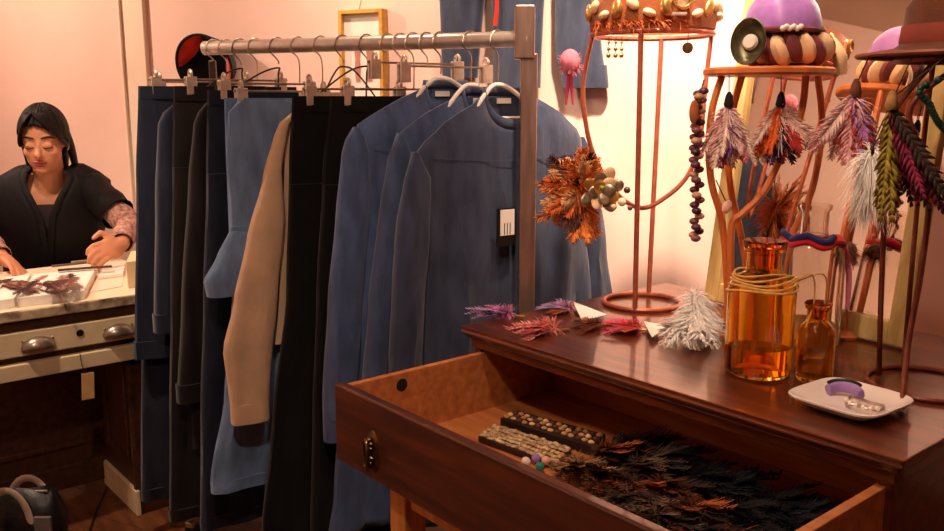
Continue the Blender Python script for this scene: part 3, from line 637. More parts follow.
# hands: palm and five bent fingers
def hand(w, d, across, nrm, spread=1.0):
    d = Vector(d).normalized(); across = (Vector(across) - d * Vector(across).dot(d)).normalized(); nrm = d.cross(across) if nrm is None else Vector(nrm)
    pal = w + d * .045
    bm_.ell(pal, (.042, .052, .018), 14, 10, (across, d, d.cross(across)))
    cap(w, pal, .024, .022, 4)
    for k, l in enumerate((.066, .078, .072, .056)):
        b = pal + d * .036 + across * ((k - 1.5) * .0185 * spread); dd = (d + across * ((k - 1.5) * .09)).normalized()
        p1 = b + dd * (l * .45) + nrm * -.006; p2 = p1 + (dd * .75 + nrm * -.65).normalized() * (l * .34); p3 = p2 + (dd * .35 + nrm * -.9).normalized() * (l * .28)
        cap(b - dd * .02, p1, .0098, .0090, 4, 10); cap(p1, p2, .0090, .0082, 4, 10); cap(p2, p3, .0082, .0068, 4, 10)
    tb_ = pal - d * .012 + across * -.034; t1 = tb_ + (d * .6 + across * -.75 - nrm * .2).normalized() * .036; t2 = t1 + (d * .9 - nrm * .45).normalized() * .030
    cap(pal - d * .02, tb_, .016, .013, 3, 10); cap(tb_, t1, .0125, .0105, 3, 10); cap(t1, t2, .0105, .0085, 3, 10)
hand(wrR, pt(100, 252, 2.90) - wrR, -UP + fp * .6, (fp * .55 + UP * .6).normalized(), 1.0)
hand(wrL, pt(26, 272, 2.88) - wrL, sd * -.2 + fp * -.6, UP)
M_SKIN = mat('skin', (206, 142, 108), .5, var=.08, scale=14)
body = bm_.build('body', M_SKIN, pe)
md = body.modifiers.new('rm', 'REMESH'); md.mode = 'VOXEL'; md.voxel_size = .0042; md.use_smooth_shade = True
sm = body.modifiers.new('sm', 'SMOOTH'); sm.iterations = 9; sm.factor = .5
body['label'] = 'warm brown skin of face, neck and hands'
# face details
M_HAIR = mat('dark_hair', (13, 7, 7), .55, var=.5, spec=.25, scale=20, stretch=(30, 30, 2), bump=.5, bscale=8)
M_LIP = mat('lips', (164, 84, 72), .45, var=.1); M_LASH = mat('lash', (24, 14, 12), .6, var=.1)
for sg in (-1, 1):
    c0 = H + hs * (.030 * sg)
    MB().tube(smoothpath([c0 + hs * (x * sg) + hu * (.031 + h) + hf * f for x, h, f in ((-.018, -.002, .081), (-.004, .003, .083), (.012, .003, .076), (.024, -.003, .064))], 4), [.002 + .0016 * math.sin(PI * k / 12) for k in range(13)], 6).build('eyebrow', M_LASH, pe)
    MB().tube(smoothpath([c0 + hs * (x * sg) + hu * (h) + hf * f for x, h, f in ((-.015, -.001, .0825), (-.004, -.005, .0855), (.008, -.005, .0825), (.017, .0, .074))], 4), [.001 + .0015 * math.sin(PI * k / 12) for k in range(13)], 6).build('eyelashes', M_LASH, pe)
MB().ell(H - hu * .053 + hf * .0835, (.024, .008, .0055), 14, 8, HA).build('upper_lip', M_LIP, pe)
MB().ell(H - hu * .0625 + hf * .081, (.020, .009, .007), 14, 8, HA).build('lower_lip', M_LIP, pe)
# hair
hm = MB(); HC = H + hu * .026 - hf * .014; n1, n2 = 120, 80; vs = []
for i in range(n2 + 1):
    p = -PI / 2 + PI * i / n2
    for k in range(n1):
        a = 2 * PI * k / n1; wob = 1 + .010 * math.sin(24 * a + 3 * p) + .012 * math.sin(7 * a - 2 * p)
        vs.append(HC + hs * (.079 * wob * math.cos(p) * math.cos(a)) + hf * (.107 * wob * math.cos(p) * math.sin(a)) + hu * (.106 * wob * math.sin(p)))
fs = []
for i in range(n2):
    for k in range(n1):
        q = (i * n1 + k, i * n1 + (k + 1) % n1, (i + 1) * n1 + (k + 1) % n1, (i + 1) * n1 + k)
        cc = sum((vs[j] for j in q), V(0, 0, 0)) / 4 - H; f_, u_, x_ = cc.dot(hf), cc.dot(hu), cc.dot(hs)
        if f_ > .004 and u_ < .076 - 8.0 * (x_ + .010) ** 2 - .25 * max(0, .03 - f_): continue
        fs.append(q)
hm.add(vs, fs); hair = hm.build('hair', M_HAIR, pe, solid=.010)
for x0, path, r in ((1, [(.066, -.03, .03), (.074, -.055, -.03), (.078, -.065, -.085), (.082, -.06, -.14)], .030), (-1, [(.066, -.02, .03), (.074, -.045, -.03), (.074, -.055, -.08), (.074, -.055, -.13)], .028),
                    (1, [(.03, -.08, .02), (.035, -.09, -.06), (.03, -.085, -.13)], .05), (-1, [(.03, -.08, .02), (.035, -.09, -.06), (.03, -.085, -.12)], .05)):
    pp = smoothpath([H + hs * (a * x0) + hf * b + hu * c for a, b, c in path], 5); n = len(pp)
    MB().tube(pp, [(r * (1 - .45 * k / n), r * .55 * (1 - .45 * k / n)) for k in range(n)], 10, flat=hf).build('lock', M_HAIR, hair)
for x0 in (1, -1):
    for k in range(4):
        o_ = .010 * k
        pp = smoothpath([H + hs * (-.012 + .004 * x0) + hf * (.052 - .6 * o_) + hu * (.112 - .1 * o_), H + hs * ((.030 + .2 * o_) * x0 - .006) + hf * (.078 - .9 * o_) + hu * (.090 + .5 * o_), H + hs * ((.060 + .15 * o_) * x0) + hf * (.056 - .9 * o_) + hu * (.044 + .5 * o_), H + hs * (.073 * x0) + hf * (.020 - .8 * o_) + hu * .004, H + hs * (.074 * x0) - hf * (.03 + .5 * o_) + hu * .0], 5); n = len(pp)
        MB().tube(pp, [(.013 + .006 * math.sin(PI * j / n), .006) for j in range(n)], 8, flat=hf).build('lock', M_HAIR, hair)
# vest with open neckline
M_VEST = mat('vest_cloth', (13, 8, 12), .65, var=.4, scale=12, stretch=(4, 4, 1), bump=.8, bscale=14, spec=.25)
def ring(c, a, b, gap, lift=0, n=36):
    r = []
    for k in range(n + 1):
        t = gap + (2 * PI - 2 * gap) * k / n            # 0 = front
        r.append(c + fp * (b * math.cos(t)) + sd * (a * math.sin(t)) + UP * (lift * abs(math.sin(t)) + .006 * math.sin(5 * t)))
    return r
axis = lambda z: pelv.lerp(chest, 0) if z < .5 else V(*(pelv.lerp(V(nk.x, nk.y, nk.z), (z - .5) / (nk.z - .5)))[:2], z)
rows = [(.50, .185, .145, .02, 0), (.60, .17, .135, .03, 0), (.70, .168, .135, .04, 0), (.80, .180, .142, .07, 0), (.88, .198, .142, .10, 0), (.94, .212, .128, .20, .0), (.985, .205, .105, .34, .012), (1.01, .165, .09, .50, .022), (1.03, .115, .078, .68, .03), (1.045, .078, .066, .85, .02)]
rr = [ring(axis(z), a, b, g, l) for z, a, b, g, l in rows]
MB().loft(rr, closed=False).build('vest', M_VEST, pe, solid=.008)
lapel = [r[0] + fp * .006 for r in rr][2:]
MB().tube(lapel, [(.011, .003)] * len(lapel), 8, flat=sd).build('vest_edge', M_VEST, pe)
lapel = [r[-1] + fp * .006 for r in rr][2:]
MB().tube(lapel, [(.011, .003)] * len(lapel), 8, flat=sd).build('vest_edge', M_VEST, pe)
M_TOP = cloth('top_cloth', (44, 32, 36))
MB().loft([[axis(z) + fp * (b * math.cos(t)) + sd * (a * math.sin(t)) for t in [2 * PI * k / 30 for k in range(30)]] for z, a, b in ((.48, .18, .13), (.7, .155, .118), (.86, .17, .128), (.93, .155, .108))], cap=False).build('top', M_TOP, pe, solid=.004)
for s0 in (shR, shL):
    MB().ell(s0 - UP * .005, (.066, .062, .058), 16, 10, FA).build('armhole_yoke', M_VEST, pe)
M_SLV = mat('patterned_sleeve', (206, 158, 140), .85, rgb2=(120, 86, 84), scale=70, bump=.3)
for s0, e0, w0 in ((shR, elR, wrR), (shL, elL, wrL)):
    d0 = (e0 - s0).normalized()
    pth = smoothpath([s0 + d0 * .04, (s0 + e0) / 2, e0, e0.lerp(w0, .5), e0.lerp(w0, .94)], 5); n = len(pth)
    cs = smoothpath([s0 - d0 * .02, s0.lerp(e0, .4), s0.lerp(e0, .72)], 5)
    MB().tube(cs, [.062 + .003 * math.sin(k * 1.3) for k in range(len(cs))], 18, cap=False).build('cap_sleeve', M_VEST, pe, solid=.004)
    sl = MB().tube(pth, [.053 - .019 * k / n + .003 * math.sin(k * 1.7) for k in range(n)], 16, cap=False).build('sleeve', M_SLV, pe, solid=.003)
mb = MB()
for sg in (-1, 1):
    hip = pelv + sd * (.09 * sg); kn = hip + fp * .36 + sd * (.03 * sg) - UP * .02; an = V(kn.x, kn.y, .12) - fp * .06
    mb = MB(); mb.tube(smoothpath([hip - fp * .04, hip.lerp(kn, .6), kn + fp * .02, kn.lerp(an, .5) + fp * .01, an], 4), [.1, .094, .092, .09, .086, .082, .078, .074, .074, .074, .072, .068, .064, .06, .056, .052, .05], 14).build('trouser_leg', M_NAVY, pe)
so = thing('work_stool', 'round stool under the person behind the desk', 'stool', (pelv.x, pelv.y, 0))
MB().lathe([(.0, .37), (.16, .37), (.17, .385), (.165, .405), (.0, .41)], (pelv.x, pelv.y, 0), 28).build('seat', M_DKWOOD, so)
for k in range(4):
    a = PI / 4 + k * PI / 2 + math.atan2(fp.y, fp.x); d = V(math.cos(a), math.sin(a), 0)
    MB().tube([V(pelv.x, pelv.y, .37) + d * .10, V(pelv.x, pelv.y, 0) + d * .19], .014, 8).build('leg', M_DKWOOD, so)

# ================================================================== things on the wall
def ow(px, py, off=.0): return onplane(px, py, WP + WN * off, WN)
a, b = ow(342, 11, .012), ow(386, 9, .012); w = (b - a).dot(WX); top = a.z; hgt = w * 1.75; c = wl((a - WP).dot(WX) + w / 2, 0, top - hgt / 2)
pf = thing('picture_frame', 'small framed picture with a thin yellow wooden box frame on the wall', 'picture', wl((a - WP).dot(WX) + w / 2, 0, top - hgt))
M_YF = wood('yellow_frame', (226, 178, 84), (200, 146, 60), .45); fw_ = .014; dp = .04
for x, z, sx, sz in ((-w / 2 + fw_ / 2, 0, fw_, hgt), (w / 2 - fw_ / 2, 0, fw_, hgt), (0, hgt / 2 - fw_ / 2, w - 2 * fw_, fw_), (0, -hgt / 2 + fw_ / 2, w - 2 * fw_, fw_)):
    MB().box(c + WX * x + UP * z + WN * (dp / 2), (sx, dp, sz), ax=WAX).build('frame_bar', M_YF, pf, smooth=False, bev=.002)
MB().box(c + WN * .02, (w - 2 * fw_, .004, hgt - 2 * fw_), ax=WAX).build('mount', M_PAPER, pf, smooth=False)
for k, x in enumerate((-.022, .026)):
    M_F = mat('printed_figure', (196, 130, 120), .8, var=.2)
    m = MB(); cc = c + WX * x + WN * .0235 - UP * .01
    m.loft([[cc + WX * (s_ * q) + UP * z + WN * dd for s_, dd in ((-1, 0), (1, 0), (1, .001), (-1, .001))] for z, q in ((-.075, .009), (-.03, .012), (.0, .009), (.03, .013), (.045, .004), (.06, .007), (.068, .003))]).build('printed_figure', M_F, pf, smooth=False)
MB().tube([c + UP * hgt / 2 - WX * .02 + WN * .01, c + UP * (hgt / 2 + .09) + WN * .004], .001, 5).build('hanging_wire', M_WIRE, pf)

# red lined black hat on a wall peg
hc = ow(206, 66, .10); hx = WX; hd = (WN * .9 - UP * .25 + WX * .1).normalized(); hy = hd.cross(hx).normalized(); hx = hy.cross(hd)
ht = thing('felt_hat', 'black felt hat with bright red lining hanging on the wall', 'hat', wl((hc - WP).dot(WX), .0, hc.z))
M_FELT = cloth('black_felt', (18, 14, 15)); M_RED = cloth('red_lining', (196, 44, 26))
rim = .118
MB().lathe([(.02, -.085), (.06, -.08), (.092, -.055), (.106, -.02), (.112, .0), (rim, .012), (rim - .004, .014)], hc, 36, (hx, hy, hd), cap=False).build('crown', M_FELT, ht, solid=.004)
MB().tube(ringpts(hc + hd * .013, rim - .001, 40, (hx, hy)), .005, 8, loop=True).build('brim_edge', M_FELT, ht)
for a0, a1, wd_ in ((1.45, 3.1, .045), (-.75, .35, .03)):
    rg = []
    for k in range(17):
        a = a0 + (a1 - a0) * k / 16; b_ = wd_ * math.sin(PI * k / 16) ** .7 + .004; e_ = hx * math.cos(a) + hy * math.sin(a)
        rg.append([hc + e_ * r + hd * z for r, z in ((.111, .010), (.111 - b_ * .5, .004), (.111 - b_, -.012), (.108 - b_, -.016), (.106 - b_ * .5, -.004), (.106, .004))])
    MB().loft(rg).build('red_lining', M_RED, ht)
MB().lathe([(.0, -.070), (.05, -.066), (.085, -.045), (.100, -.012), (.106, .002)], hc, 30, (hx, hy, hd), cap=False).build('inner_band', M_FELT, ht)
pg = hc - hd * .08
MB().tube([wl((pg - WP).dot(WX), .0, pg.z), pg], .006, 8).build('peg', M_DKWOOD, ht)

# denim hung high on the wall
def wg(mb, rows, th, off, ph):
    """rows: pixel rows (left x, right x, y) on the wall"""
    rings = []
    for l, r, y in rows:
        A, B = ow(l, y, off), ow(r, y, off); B.z = A.z; n = 24; ring_ = []
        for k in range(n):
            t = 2 * PI * k / n; u = .5 - .5 * math.copysign(abs(math.cos(t)) ** .85, math.cos(t)); d = th * math.copysign(abs(math.sin(t)) ** .65, math.sin(t))
            ring_.append(A.lerp(B, u) + WN * (d + .004 * math.sin(14 * u + ph)))
        rings.append(ring_)
    return mb.loft(rings)
t = thing('wall_jeans', 'grey blue jeans hung high on the wall above the rack post', 'jeans', ow(492, 75, .0), )
wg(MB(), [(440, 545, -130), (440, 545, -110)], .03, .045, .2).build('waistband', M_DEN_W, t)
wg(MB(), [(440, 545, -112), (438, 547, -60), (438, 547, -48)], .032, .045, .3).build('seat', M_DEN_W, t)
wg(MB(), [(438, 494, -52), (440, 487, -20), (442, 482, 20), (443, 479, 55), (444, 477, 78)], .034, .045, .3).build('leg', M_DEN_W, t)
wg(MB(), [(490, 547, -52), (492, 545, -20), (494, 543, 20), (495, 541, 60), (496, 540, 88)], .034, .046, 1.3).build('leg', M_DEN_W, t)
c0 = ow(492, -128, .02)
MB().tube([V(c0.x, c0.y, c0.z) - WN * .02, c0 + WN * .05], .005, 8).build('wall_hook', M_NICKEL, t)
q = ow(497, -52, .085)
rb = [q, ow(496, -20, .085), ow(497, 5, .086), ow(495, 26, .088)]
tag(MB().tube(smoothpath(rb, 4), [(.007, .002)] * 13, 6, flat=WX).build('red_ribbon', M_RED, o=rb[-1]), 'narrow red ribbon hanging from the wall jeans', 'ribbon')
t = thing('wall_shirt', 'grey blue denim shirt on the wall with its cuffed sleeve dangling', 'shirt', ow(600, 82, .0))
wg(MB(), [(585, 640, -190), (560, 668, -165), (562, 664, -100), (560, 666, -22)], .03, .04, .2).build('body', M_DEN_W, t)
wg(MB(), [(565, 590, -175), (556, 590, -130), (556, 596, -60), (556, 598, 0), (556, 602, 50), (562, 606, 78)], .03, .042, .8).build('sleeve', M_DEN_W, t)
wg(MB(), [(560, 607, 66), (564, 609, 88)], .032, .042, .8).build('cuff', M_DEN_W, t)
wg(MB(), [(640, 664, -175), (645, 682, -130), (650, 690, -60), (652, 690, -20)], .028, .042, 1.8).build('sleeve', M_DEN_W, t)
c0 = ow(613, -188, .02); MB().tube([c0 - WN * .02, c0 + WN * .05], .005, 8).build('wall_hook', M_NICKEL, t)

# ================================================================== stands on the dresser
M_COPPER = mat('copper_wire', (176, 96, 72), .38, .35, var=.2, scale=40)
M_ORANGE = wood('orange_bentwood', (222, 128, 66), (190, 98, 44), .4, stretch=(20, 20, 4))
M_RUST = mat('dark_copper', (128, 64, 46), .4, .3, var=.25, scale=40)
def at_r(px, F): return px * F / 880.0
def stand_base(name, label, px, py, rpx, m, rw):
    b = gp(px, py, DZ); F = (b - CAM).dot(HD); t = thing(name, label, 'stand', b)
    MB().tube(ringpts(b + UP * rw, at_r(rpx, F), 40), rw, 8, loop=True).build('base_ring', m, t)
    return t, b, F
# copper wire stand
t1, B1, F1 = stand_base('wire_hat_stand', 'copper wire hat stand carrying the jewelled headband', 642, 304, 39, M_COPPER, .006)
ztop1 = pt(642, 35, F1).z; rt1 = at_r(58, F1); C1 = V(B1.x, B1.y, ztop1)
MB().tube(ringpts(C1, rt1, 40), .006, 8, loop=True).build('top_ring', M_COPPER, t1)
hoop = [C1 - RT * rt1] + [pt(x, y, F1) for x, y in ((583, 85), (587, 130), (598, 165), (618, 195), (642, 208), (666, 197), (688, 175), (700, 140), (705, 90))] + [C1 + RT * rt1]
MB().tube(smoothpath(hoop), .0058, 8).build('hoop', M_COPPER, t1)
rb1 = at_r(39, F1)
for a, b in ((-1, -.36), (1, .36)):
    dd_ = HD * (a * math.sqrt(1 - b * b)) + RT * b
    MB().tube([C1 + dd_ * rt1, B1 + dd_ * rb1 + UP * .006], .0062, 8).build('upright', M_COPPER, t1)

# jewelled headband
M_SUEDE = cloth('brown_suede', (150, 86, 50)); M_GOLD = mat('gold_trim', (214, 168, 96), .3, .8, var=.3, scale=50)
M_SHELL = mat('cream_shell', (240, 206, 160), .35, var=.2, scale=30); M_PEARL = mat('pearl', (240, 226, 212), .25, var=.05)
M_RUSTF = mat('rust_feather', (196, 96, 40), .85, var=.45, scale=70); M_BROWNF = mat('brown_feather', (92, 50, 30), .85, var=.5, scale=70)
hbz = C1 + UP * .008
tb1 = thing('jewelled_headband', 'brown headband with shells, gold buckle and beads on the copper stand', 'headband', hbz)
MB().lathe([(rt1 - .004, 0), (rt1 + .004, .002), (rt1 + .008, .03), (rt1 + .004, .075), (rt1 - .002, .077), (rt1 - .004, .03)], hbz, 40, cap=False).build('band', M_SUEDE, tb1)
mb = MB(); fluff(mb, [hbz + (RT * math.cos(a) + HD * math.sin(a)) * (rt1 + .006) + UP * .012 for a in [-PI * .95 + PI * .9 * k / 30 for k in range(19)]], 420, .022, .0012, .5); mb.build('fur_trim', M_RUSTF, tb1)
for k in range(13):
    a = -PI * .97 + PI * .94 * k / 12; d = RT * math.cos(a) + HD * math.sin(a); s_ = UP.cross(d)
    MB().ell(hbz + d * (rt1 + .012) + UP * (.040 + .012 * math.sin(k * 2.1)), (.014, .009, .021 - .005 * (k % 3)), 10, 8, (s_, d, UP + s_ * (.5 * math.sin(k)))).build('shell', M_SHELL if k % 3 else M_GOLD, tb1)
d = (RT * .2 - HD).normalized(); s_ = UP.cross(d)
MB().tube([hbz + d * (rt1 + .02) + s_ * (-.0 + .021 * math.cos(a)) + UP * (.052 + .014 * math.sin(a)) for a in [2 * PI * k / 24 for k in range(24)]], .004, 8, loop=True).build('buckle', M_GOLD, tb1)
for k in range(9): MB().ell(hbz + (RT * (.05 + .05 * k / 8 * 1.2) - HD).normalized() * (rt1 + .012) + UP * .026 + RT * (k * .003), .0045, 8, 6).build('pearl', M_PEARL, tb1)
for x in (609, 616, 622):
    q = pt(x, 36, F1 - rt1 * .9); m = MB()
    st_ = MB().tube([q, q - UP * .04], .0008, 4).build('dangle_string', M_THREAD, tb1)
    for k in range(3): MB().ell(q - UP * (.014 + .014 * k), .0035 + .001 * k, 8, 6).build('dangle_bead', M_GOLD, st_)
q = pt(688, 40, F1 - .03); MB().tube([q + UP * .02, q - UP * .006], .0012, 5).build('medallion_string', M_THREAD, tb1)
MB().lathe([(.0, -.003), (.012, -.002), (.013, .0), (.012, .002), (.0, .003)], q - UP * .018, 16, (RT, UP, HD)).build('medallion', M_BRASS, tb1)

# big feather and rosette brooch clipped to the stand
fc = pt(588, 195, F1 - .05)
bf = thing('feather_brooch', 'rust orange feather brooch with a metallic rosette on the copper stand', 'brooch', fc)
M_ORF = mat('orange_feather', (240, 140, 66), .85, var=.4, scale=60); M_CRF = mat('cream_brown_feather', (228, 178, 124), .85, var=.5, scale=60); M_DKF = mat('dark_brown_feather', (70, 34, 24), .85, var=.4, scale=60)
for k in range(60):
    a = R.uniform(.28 * PI, 1.72 * PI); l = R.uniform(.062, .092) * (1.12 if math.cos(a) < -.4 or abs(math.sin(a)) > .6 else .9)
    d = RT * (math.cos(a) * .72 - .1) + UP * math.sin(a) * 1.05 - HD * R.uniform(-.2, .9)
    m = MB(); feather(m, fc + d * .006 - RT * R.uniform(0, .025) + UP * R.uniform(-.02, .02), d, l, R.uniform(.014, .022), -HD, R.uniform(-.3, .1), .4, 7)
    m.build('feather', (M_ORF, M_RUSTF, M_CRF, M_DKF, M_ORF)[k % 5], bf, solid=.0005)
mb = MB(); fluff(mb, [fc + RT * -.03 + UP * .03, fc + RT * -.02, fc + RT * -.025 - UP * .03], 700, .07, .0012, .1); mb.build('down', M_RUSTF, bf)
M_PEWT = mat('pewter', (150, 132, 108), .35, .6, var=.4, scale=60); rc = pt(603, 190, F1 - .10)
for k in range(13):
    a = k * 2.4; r_ = .006 + .0027 * k; d = RT * math.cos(a) + UP * math.sin(a)
    MB().ell(rc + d * r_ - HD * (.014 - .001 * k), (.023, .004, .016), 10, 6, (d - HD * .4, HD + d * .3, d.cross(HD))).build('petal', (M_PEWT, M_GOLD, M_PEWT, M_SHELL)[k % 4], bf)
for x, y, c_, r_ in ((602, 188, (120, 140, 60), .006), (622, 202, (240, 220, 190), .010), (627, 190, (90, 50, 60), .008), (614, 207, (220, 190, 150), .007), (630, 208, (120, 60, 70), .006)):
    MB().ell(pt(x, y, F1 - .122), r_, 10, 8).build('bead', mat('bead_%d_%d' % (x, y), c_, .25, var=.1), bf)

# pink tassel on the hoop
M_PINK = mat('pink_feather', (226, 130, 150), .85, var=.3, scale=60); M_LILAC = mat('lilac_feather', (176, 140, 196), .85, var=.3, scale=60); M_MAG = mat('magenta_feather', (196, 60, 100), .85, var=.3, scale=60)
q = pt(570, 62, F1 - .02); tk = thing('pink_tassel', 'small pink pompom with a forked tail on the copper stand', 'tassel', q)
MB().ell(q, (.024, .024, .030), 14, 10, (RT, HD, UP)).build('pompom', M_PINK, tk)
mb = MB(); fluff(mb, [q], 300, .034, .0012, .1); mb.build('down', M_PINK, tk)
for x in (566, 573): MB().tube(smoothpath([q - UP * .02, pt((570 + x) / 2, 85, F1 - .02), pt(x, 105, F1 - .02)], 4), [.007 - .0006 * k for k in range(9)], 6).build('tail', M_MAG, tk)
MB().tube([q, pt(585, 70, F1)], .003, 6).build('clip', M_GOLD, tk)

# orange bentwood stand
t2, B2, F2 = stand_base('bentwood_stand', 'orange bentwood stand with a flat round top before the mirror', 752, 334, 44, M_ORANGE, .007)
ztop2 = pt(768, 72, F2).z; C2 = pt(768, 72, F2); r2 = at_r(62, F2)
MB().lathe([(.0, 0), (r2 - .004, 0), (r2, .004), (r2, .012), (r2 - .004, .016), (.0, .016)], C2 - UP * .008, 40).build('top', M_ORANGE, t2)
for P, o_ in (((722, 76), (712, 110), (709, 150), (712, 185), (722, 222), (727, 280), (728, 334)), -.02), (((806, 76), (800, 118), (779, 162), (763, 193), (742, 214), (732, 226), (731, 280), (732, 334)), -.035), \
             (((818, 76), (822, 128), (812, 190), (790, 240), (776, 290), (774, 334)), .03), (((742, 76), (733, 110), (728, 150), (731, 190), (740, 230), (748, 280), (750, 324)), .05):
    w_ = smoothpath([pt(x, y, F2 + o_ * (1 - .3 * i / len(P))) for i, (x, y) in enumerate(P)], 5); w_[-1].z = DZ + .008
    MB().tube(w_, .0075, 8).build('leg', M_ORANGE, t2)
# striped turban, dish, purple cap on top of it
tz = C2 + UP * .010; tc_ = tz + RT * .036 + UP * .034
tu = thing('striped_turban', 'twisted turban of cream and plum striped cloth on the bentwood stand', 'turban', tc_ - UP * .034)
M_PLUM = cloth('plum_cloth', (112, 52, 56)); M_ECRU = cloth('ecru_cloth', (226, 186, 142)); M_TAN = cloth('tan_weave', (182, 132, 84))
for k in range(18):
    a = 2 * PI * k / 18; d = RT * math.cos(a) + HD * math.sin(a); tn = UP.cross(d)
    MB().ell(tc_ + d * .062 + UP * (.004 * math.sin(k * 2)), (.034 - .003 * (k % 2), .019, .034), 12, 8, (d, tn + UP * .45, UP - tn * .45)).build('roll', M_PLUM if k % 2 else M_ECRU, tu)
MB().lathe([(.0, .03), (.05, .028), (.068, .0), (.068, -.028), (.0, -.03)], tc_, 28).build('lining', M_TAN, tu)
MB().tube(smoothpath([tc_ + RT * .085 + UP * .02, tc_ + RT * .10 - HD * .02 - UP * .01, tc_ + RT * .105 - HD * .02 - UP * .05], 4), [(.016, .004)] * 9, 8, flat=RT).build('loose_end', M_ECRU, tu)
dc = tz - RT * .064 - HD * .075 + UP * .045; dn = (-HD * .75 - RT * .6 + UP * .1).normalized(); dxx = UP.cross(dn).normalized(); dyy = dn.cross(dxx)
M_OLIVE = mat('olive_metal', (96, 92, 66), .35, .6, var=.4, scale=40)
ds = thing('oval_dish', 'oval dark metal dish with a pearl disc leaning on the turban', 'dish', dc - UP * .045)
MB().lathe([(.0, -.012), (.03, -.010), (.038, -.002), (.042, .010), (.040, .011), (.034, .002), (.026, -.004), (.0, -.006)], dc, 30, (dxx, dyy, dn), sx=.85, sy=1.1).build('dish', M_OLIVE, ds)
MB().lathe([(.0, .004), (.012, .003), (.016, -.003), (.0, -.004)], dc + dn * .002, 20, (dxx, dyy, dn)).build('pearl_disc', M_PEARL, ds)
pc = tc_ + UP * .032 - RT * .012
M_PURP = mat('purple_satin', (158, 104, 178), .45, var=.35, scale=14, sheen=.5, bump=.4, bscale=30)
pu = thing('purple_cap', 'purple satin cap resting on the striped turban', 'cap', pc)
mb = MB(); rings = []
for i in range(12):
    p = PI / 2 * i / 11; rings.append([pc + (RT * math.cos(a) + HD * math.sin(a)) * (.078 * math.cos(p) ** .8 * (1 + .05 * math.sin(6 * a + 2 * p)) + .001) + UP * (.002 + .085 * math.sin(p)) for a in [2 * PI * k / 36 for k in range(36)]])
mb.loft(rings).build('dome', M_PURP, pu)
MB().tube([p + UP * .004 for p in ringpts(pc, .078, 36)], .006, 8, loop=True).build('hem_roll', M_PLUM, pu)
for k in range(6):
    p = pc + RT * (-.03 + .007 * k) - HD * (.09) + UP * (.004 + .003 * (k % 2)); MB().ell(p, .006, 8, 6).build('pearl', M_PEARL, pu)

# dark copper stand with a broad brown hat
t3, B3, F3 = stand_base('wire_hat_stand', 'dark copper wire stand carrying the broad brown hat', 926, 386, 58, M_RUST, .005)
C3 = V(B3.x, B3.y, pt(925, 60, F3).z)
MB().tube(ringpts(C3, at_r(56, F3), 40), .005, 8, loop=True).build('top_ring', M_RUST, t3)
r3 = at_r(56, F3)
w_ = [C3 - RT * at_r(40, F3) - HD * .06] + [pt(x, y, F3 - .04) for x, y in ((885, 130), (884, 221), (881, 300))] + [gp(879, 374, DZ + .005)]
MB().tube(smoothpath(w_), .0048, 8).build('leg', M_RUST, t3)
w_ = [C3 - RT * at_r(16, F3) - HD * .088] + [pt(x, y, F3 - .07) for x, y in ((911, 106), (924, 158), (929, 200), (921, 272), (908, 345))] + [gp(902, 408, DZ + .005)]
MB().tube(smoothpath(w_), .0048, 8).build('leg', M_RUST, t3)
for k in (.35, 1.5, -.3):
    d = RT * math.cos(k) + HD * math.sin(k); MB().tube(smoothpath([C3 + d * r3, C3 + d * (r3 + .01) - UP * .2, B3 + d * (at_r(58, F3)) + UP * .005]), .0048, 8).build('leg', M_RUST, t3)
bh = thing('brown_hat', 'broad brimmed brown felt hat on the dark copper stand', 'hat', C3 + UP * .006)
M_BFELT = cloth('brown_felt', (98, 56, 36))
MB().lathe([(.155, .0), (.158, .004), (.10, .014), (.09, .022), (.086, .08), (.07, .105), (.0, .11), (.0, .104), (.066, .10), (.08, .07), (.083, .018), (.09, .008)], C3 + UP * .006, 40, cap=False).build('felt', M_BFELT, bh)
MB().lathe([(.092, .020), (.093, .022), (.091, .05), (.088, .05)], C3 + UP * .006, 40, cap=False).build('hat_band', mat('red_band', (140, 60, 44), .6, var=.2), bh)
MB().tube(ringpts(C3 + UP * .008, .156, 48), .004, 6, loop=True).build('brim_edge', mat('brim_trim', (150, 80, 58), .6, var=.2), bh)

# ------------------------------------------------------------------ feather pendants
FM = {}
def fcol(c):
    c = tuple(min(255, int(x * 1.06 + 10)) if max(c) > 110 else x for x in c)
    return mat('plume_%d_%d_%d' % c, c, .85, var=.35, scale=60)
def pendant(name, label, top, px, py, F, groups, n, L, wd, spread, capc=(24, 18, 18), fl=None):
    """string, cap, then vaned feathers hanging from it"""
    q = pt(px, py, F); t = thing(name, label, 'feather pendant', q)
    top = Vector(top)
    MB().tube([top, q], .0012, 5).build('string', M_THREAD, t)
    MB().lathe([(.003, .012), (.007, .004), (.010, -.012), (.008, -.018)], q, 12).build('cap', fcol(capc), t)
    for k in range(n):
        c_, a0, a1 = groups[k % len(groups)]
        a = R.uniform(a0, a1) * spread; d = RT * math.sin(a) - UP * math.cos(a) - HD * R.uniform(-.25, .35)
        m = MB(); feather(m, q - UP * .012, d, L * R.uniform(.7, 1.05), wd * R.uniform(.7, 1.1), -HD, R.uniform(-.15, .15), .35, 8)
        m.build('feather', fcol(c_), t, solid=.0004)
    if fl:
        mb = MB(); fluff(mb, [q - UP * (.02 + fl[2] * k / 4) for k in range(5)], fl[0], fl[1], .0010, .4); mb.build('down', fcol(fl[3]), t)
    return t
def rim2(px): q = pt(px, 77, F2 - .06); q.z = C2.z - .006; return q
pendant('feather_pendant', 'pale pink and purple feather pendant under the bentwood top', rim2(729), 729, 98, F2 - .06,
        [((236, 176, 170), -1, 1), ((150, 96, 168), -.4, .2), ((240, 190, 176), -.9, .9), ((206, 120, 130), -.6, .9)], 30, .125, .016, .5, fl=(320, .04, .06, (238, 186, 176)))
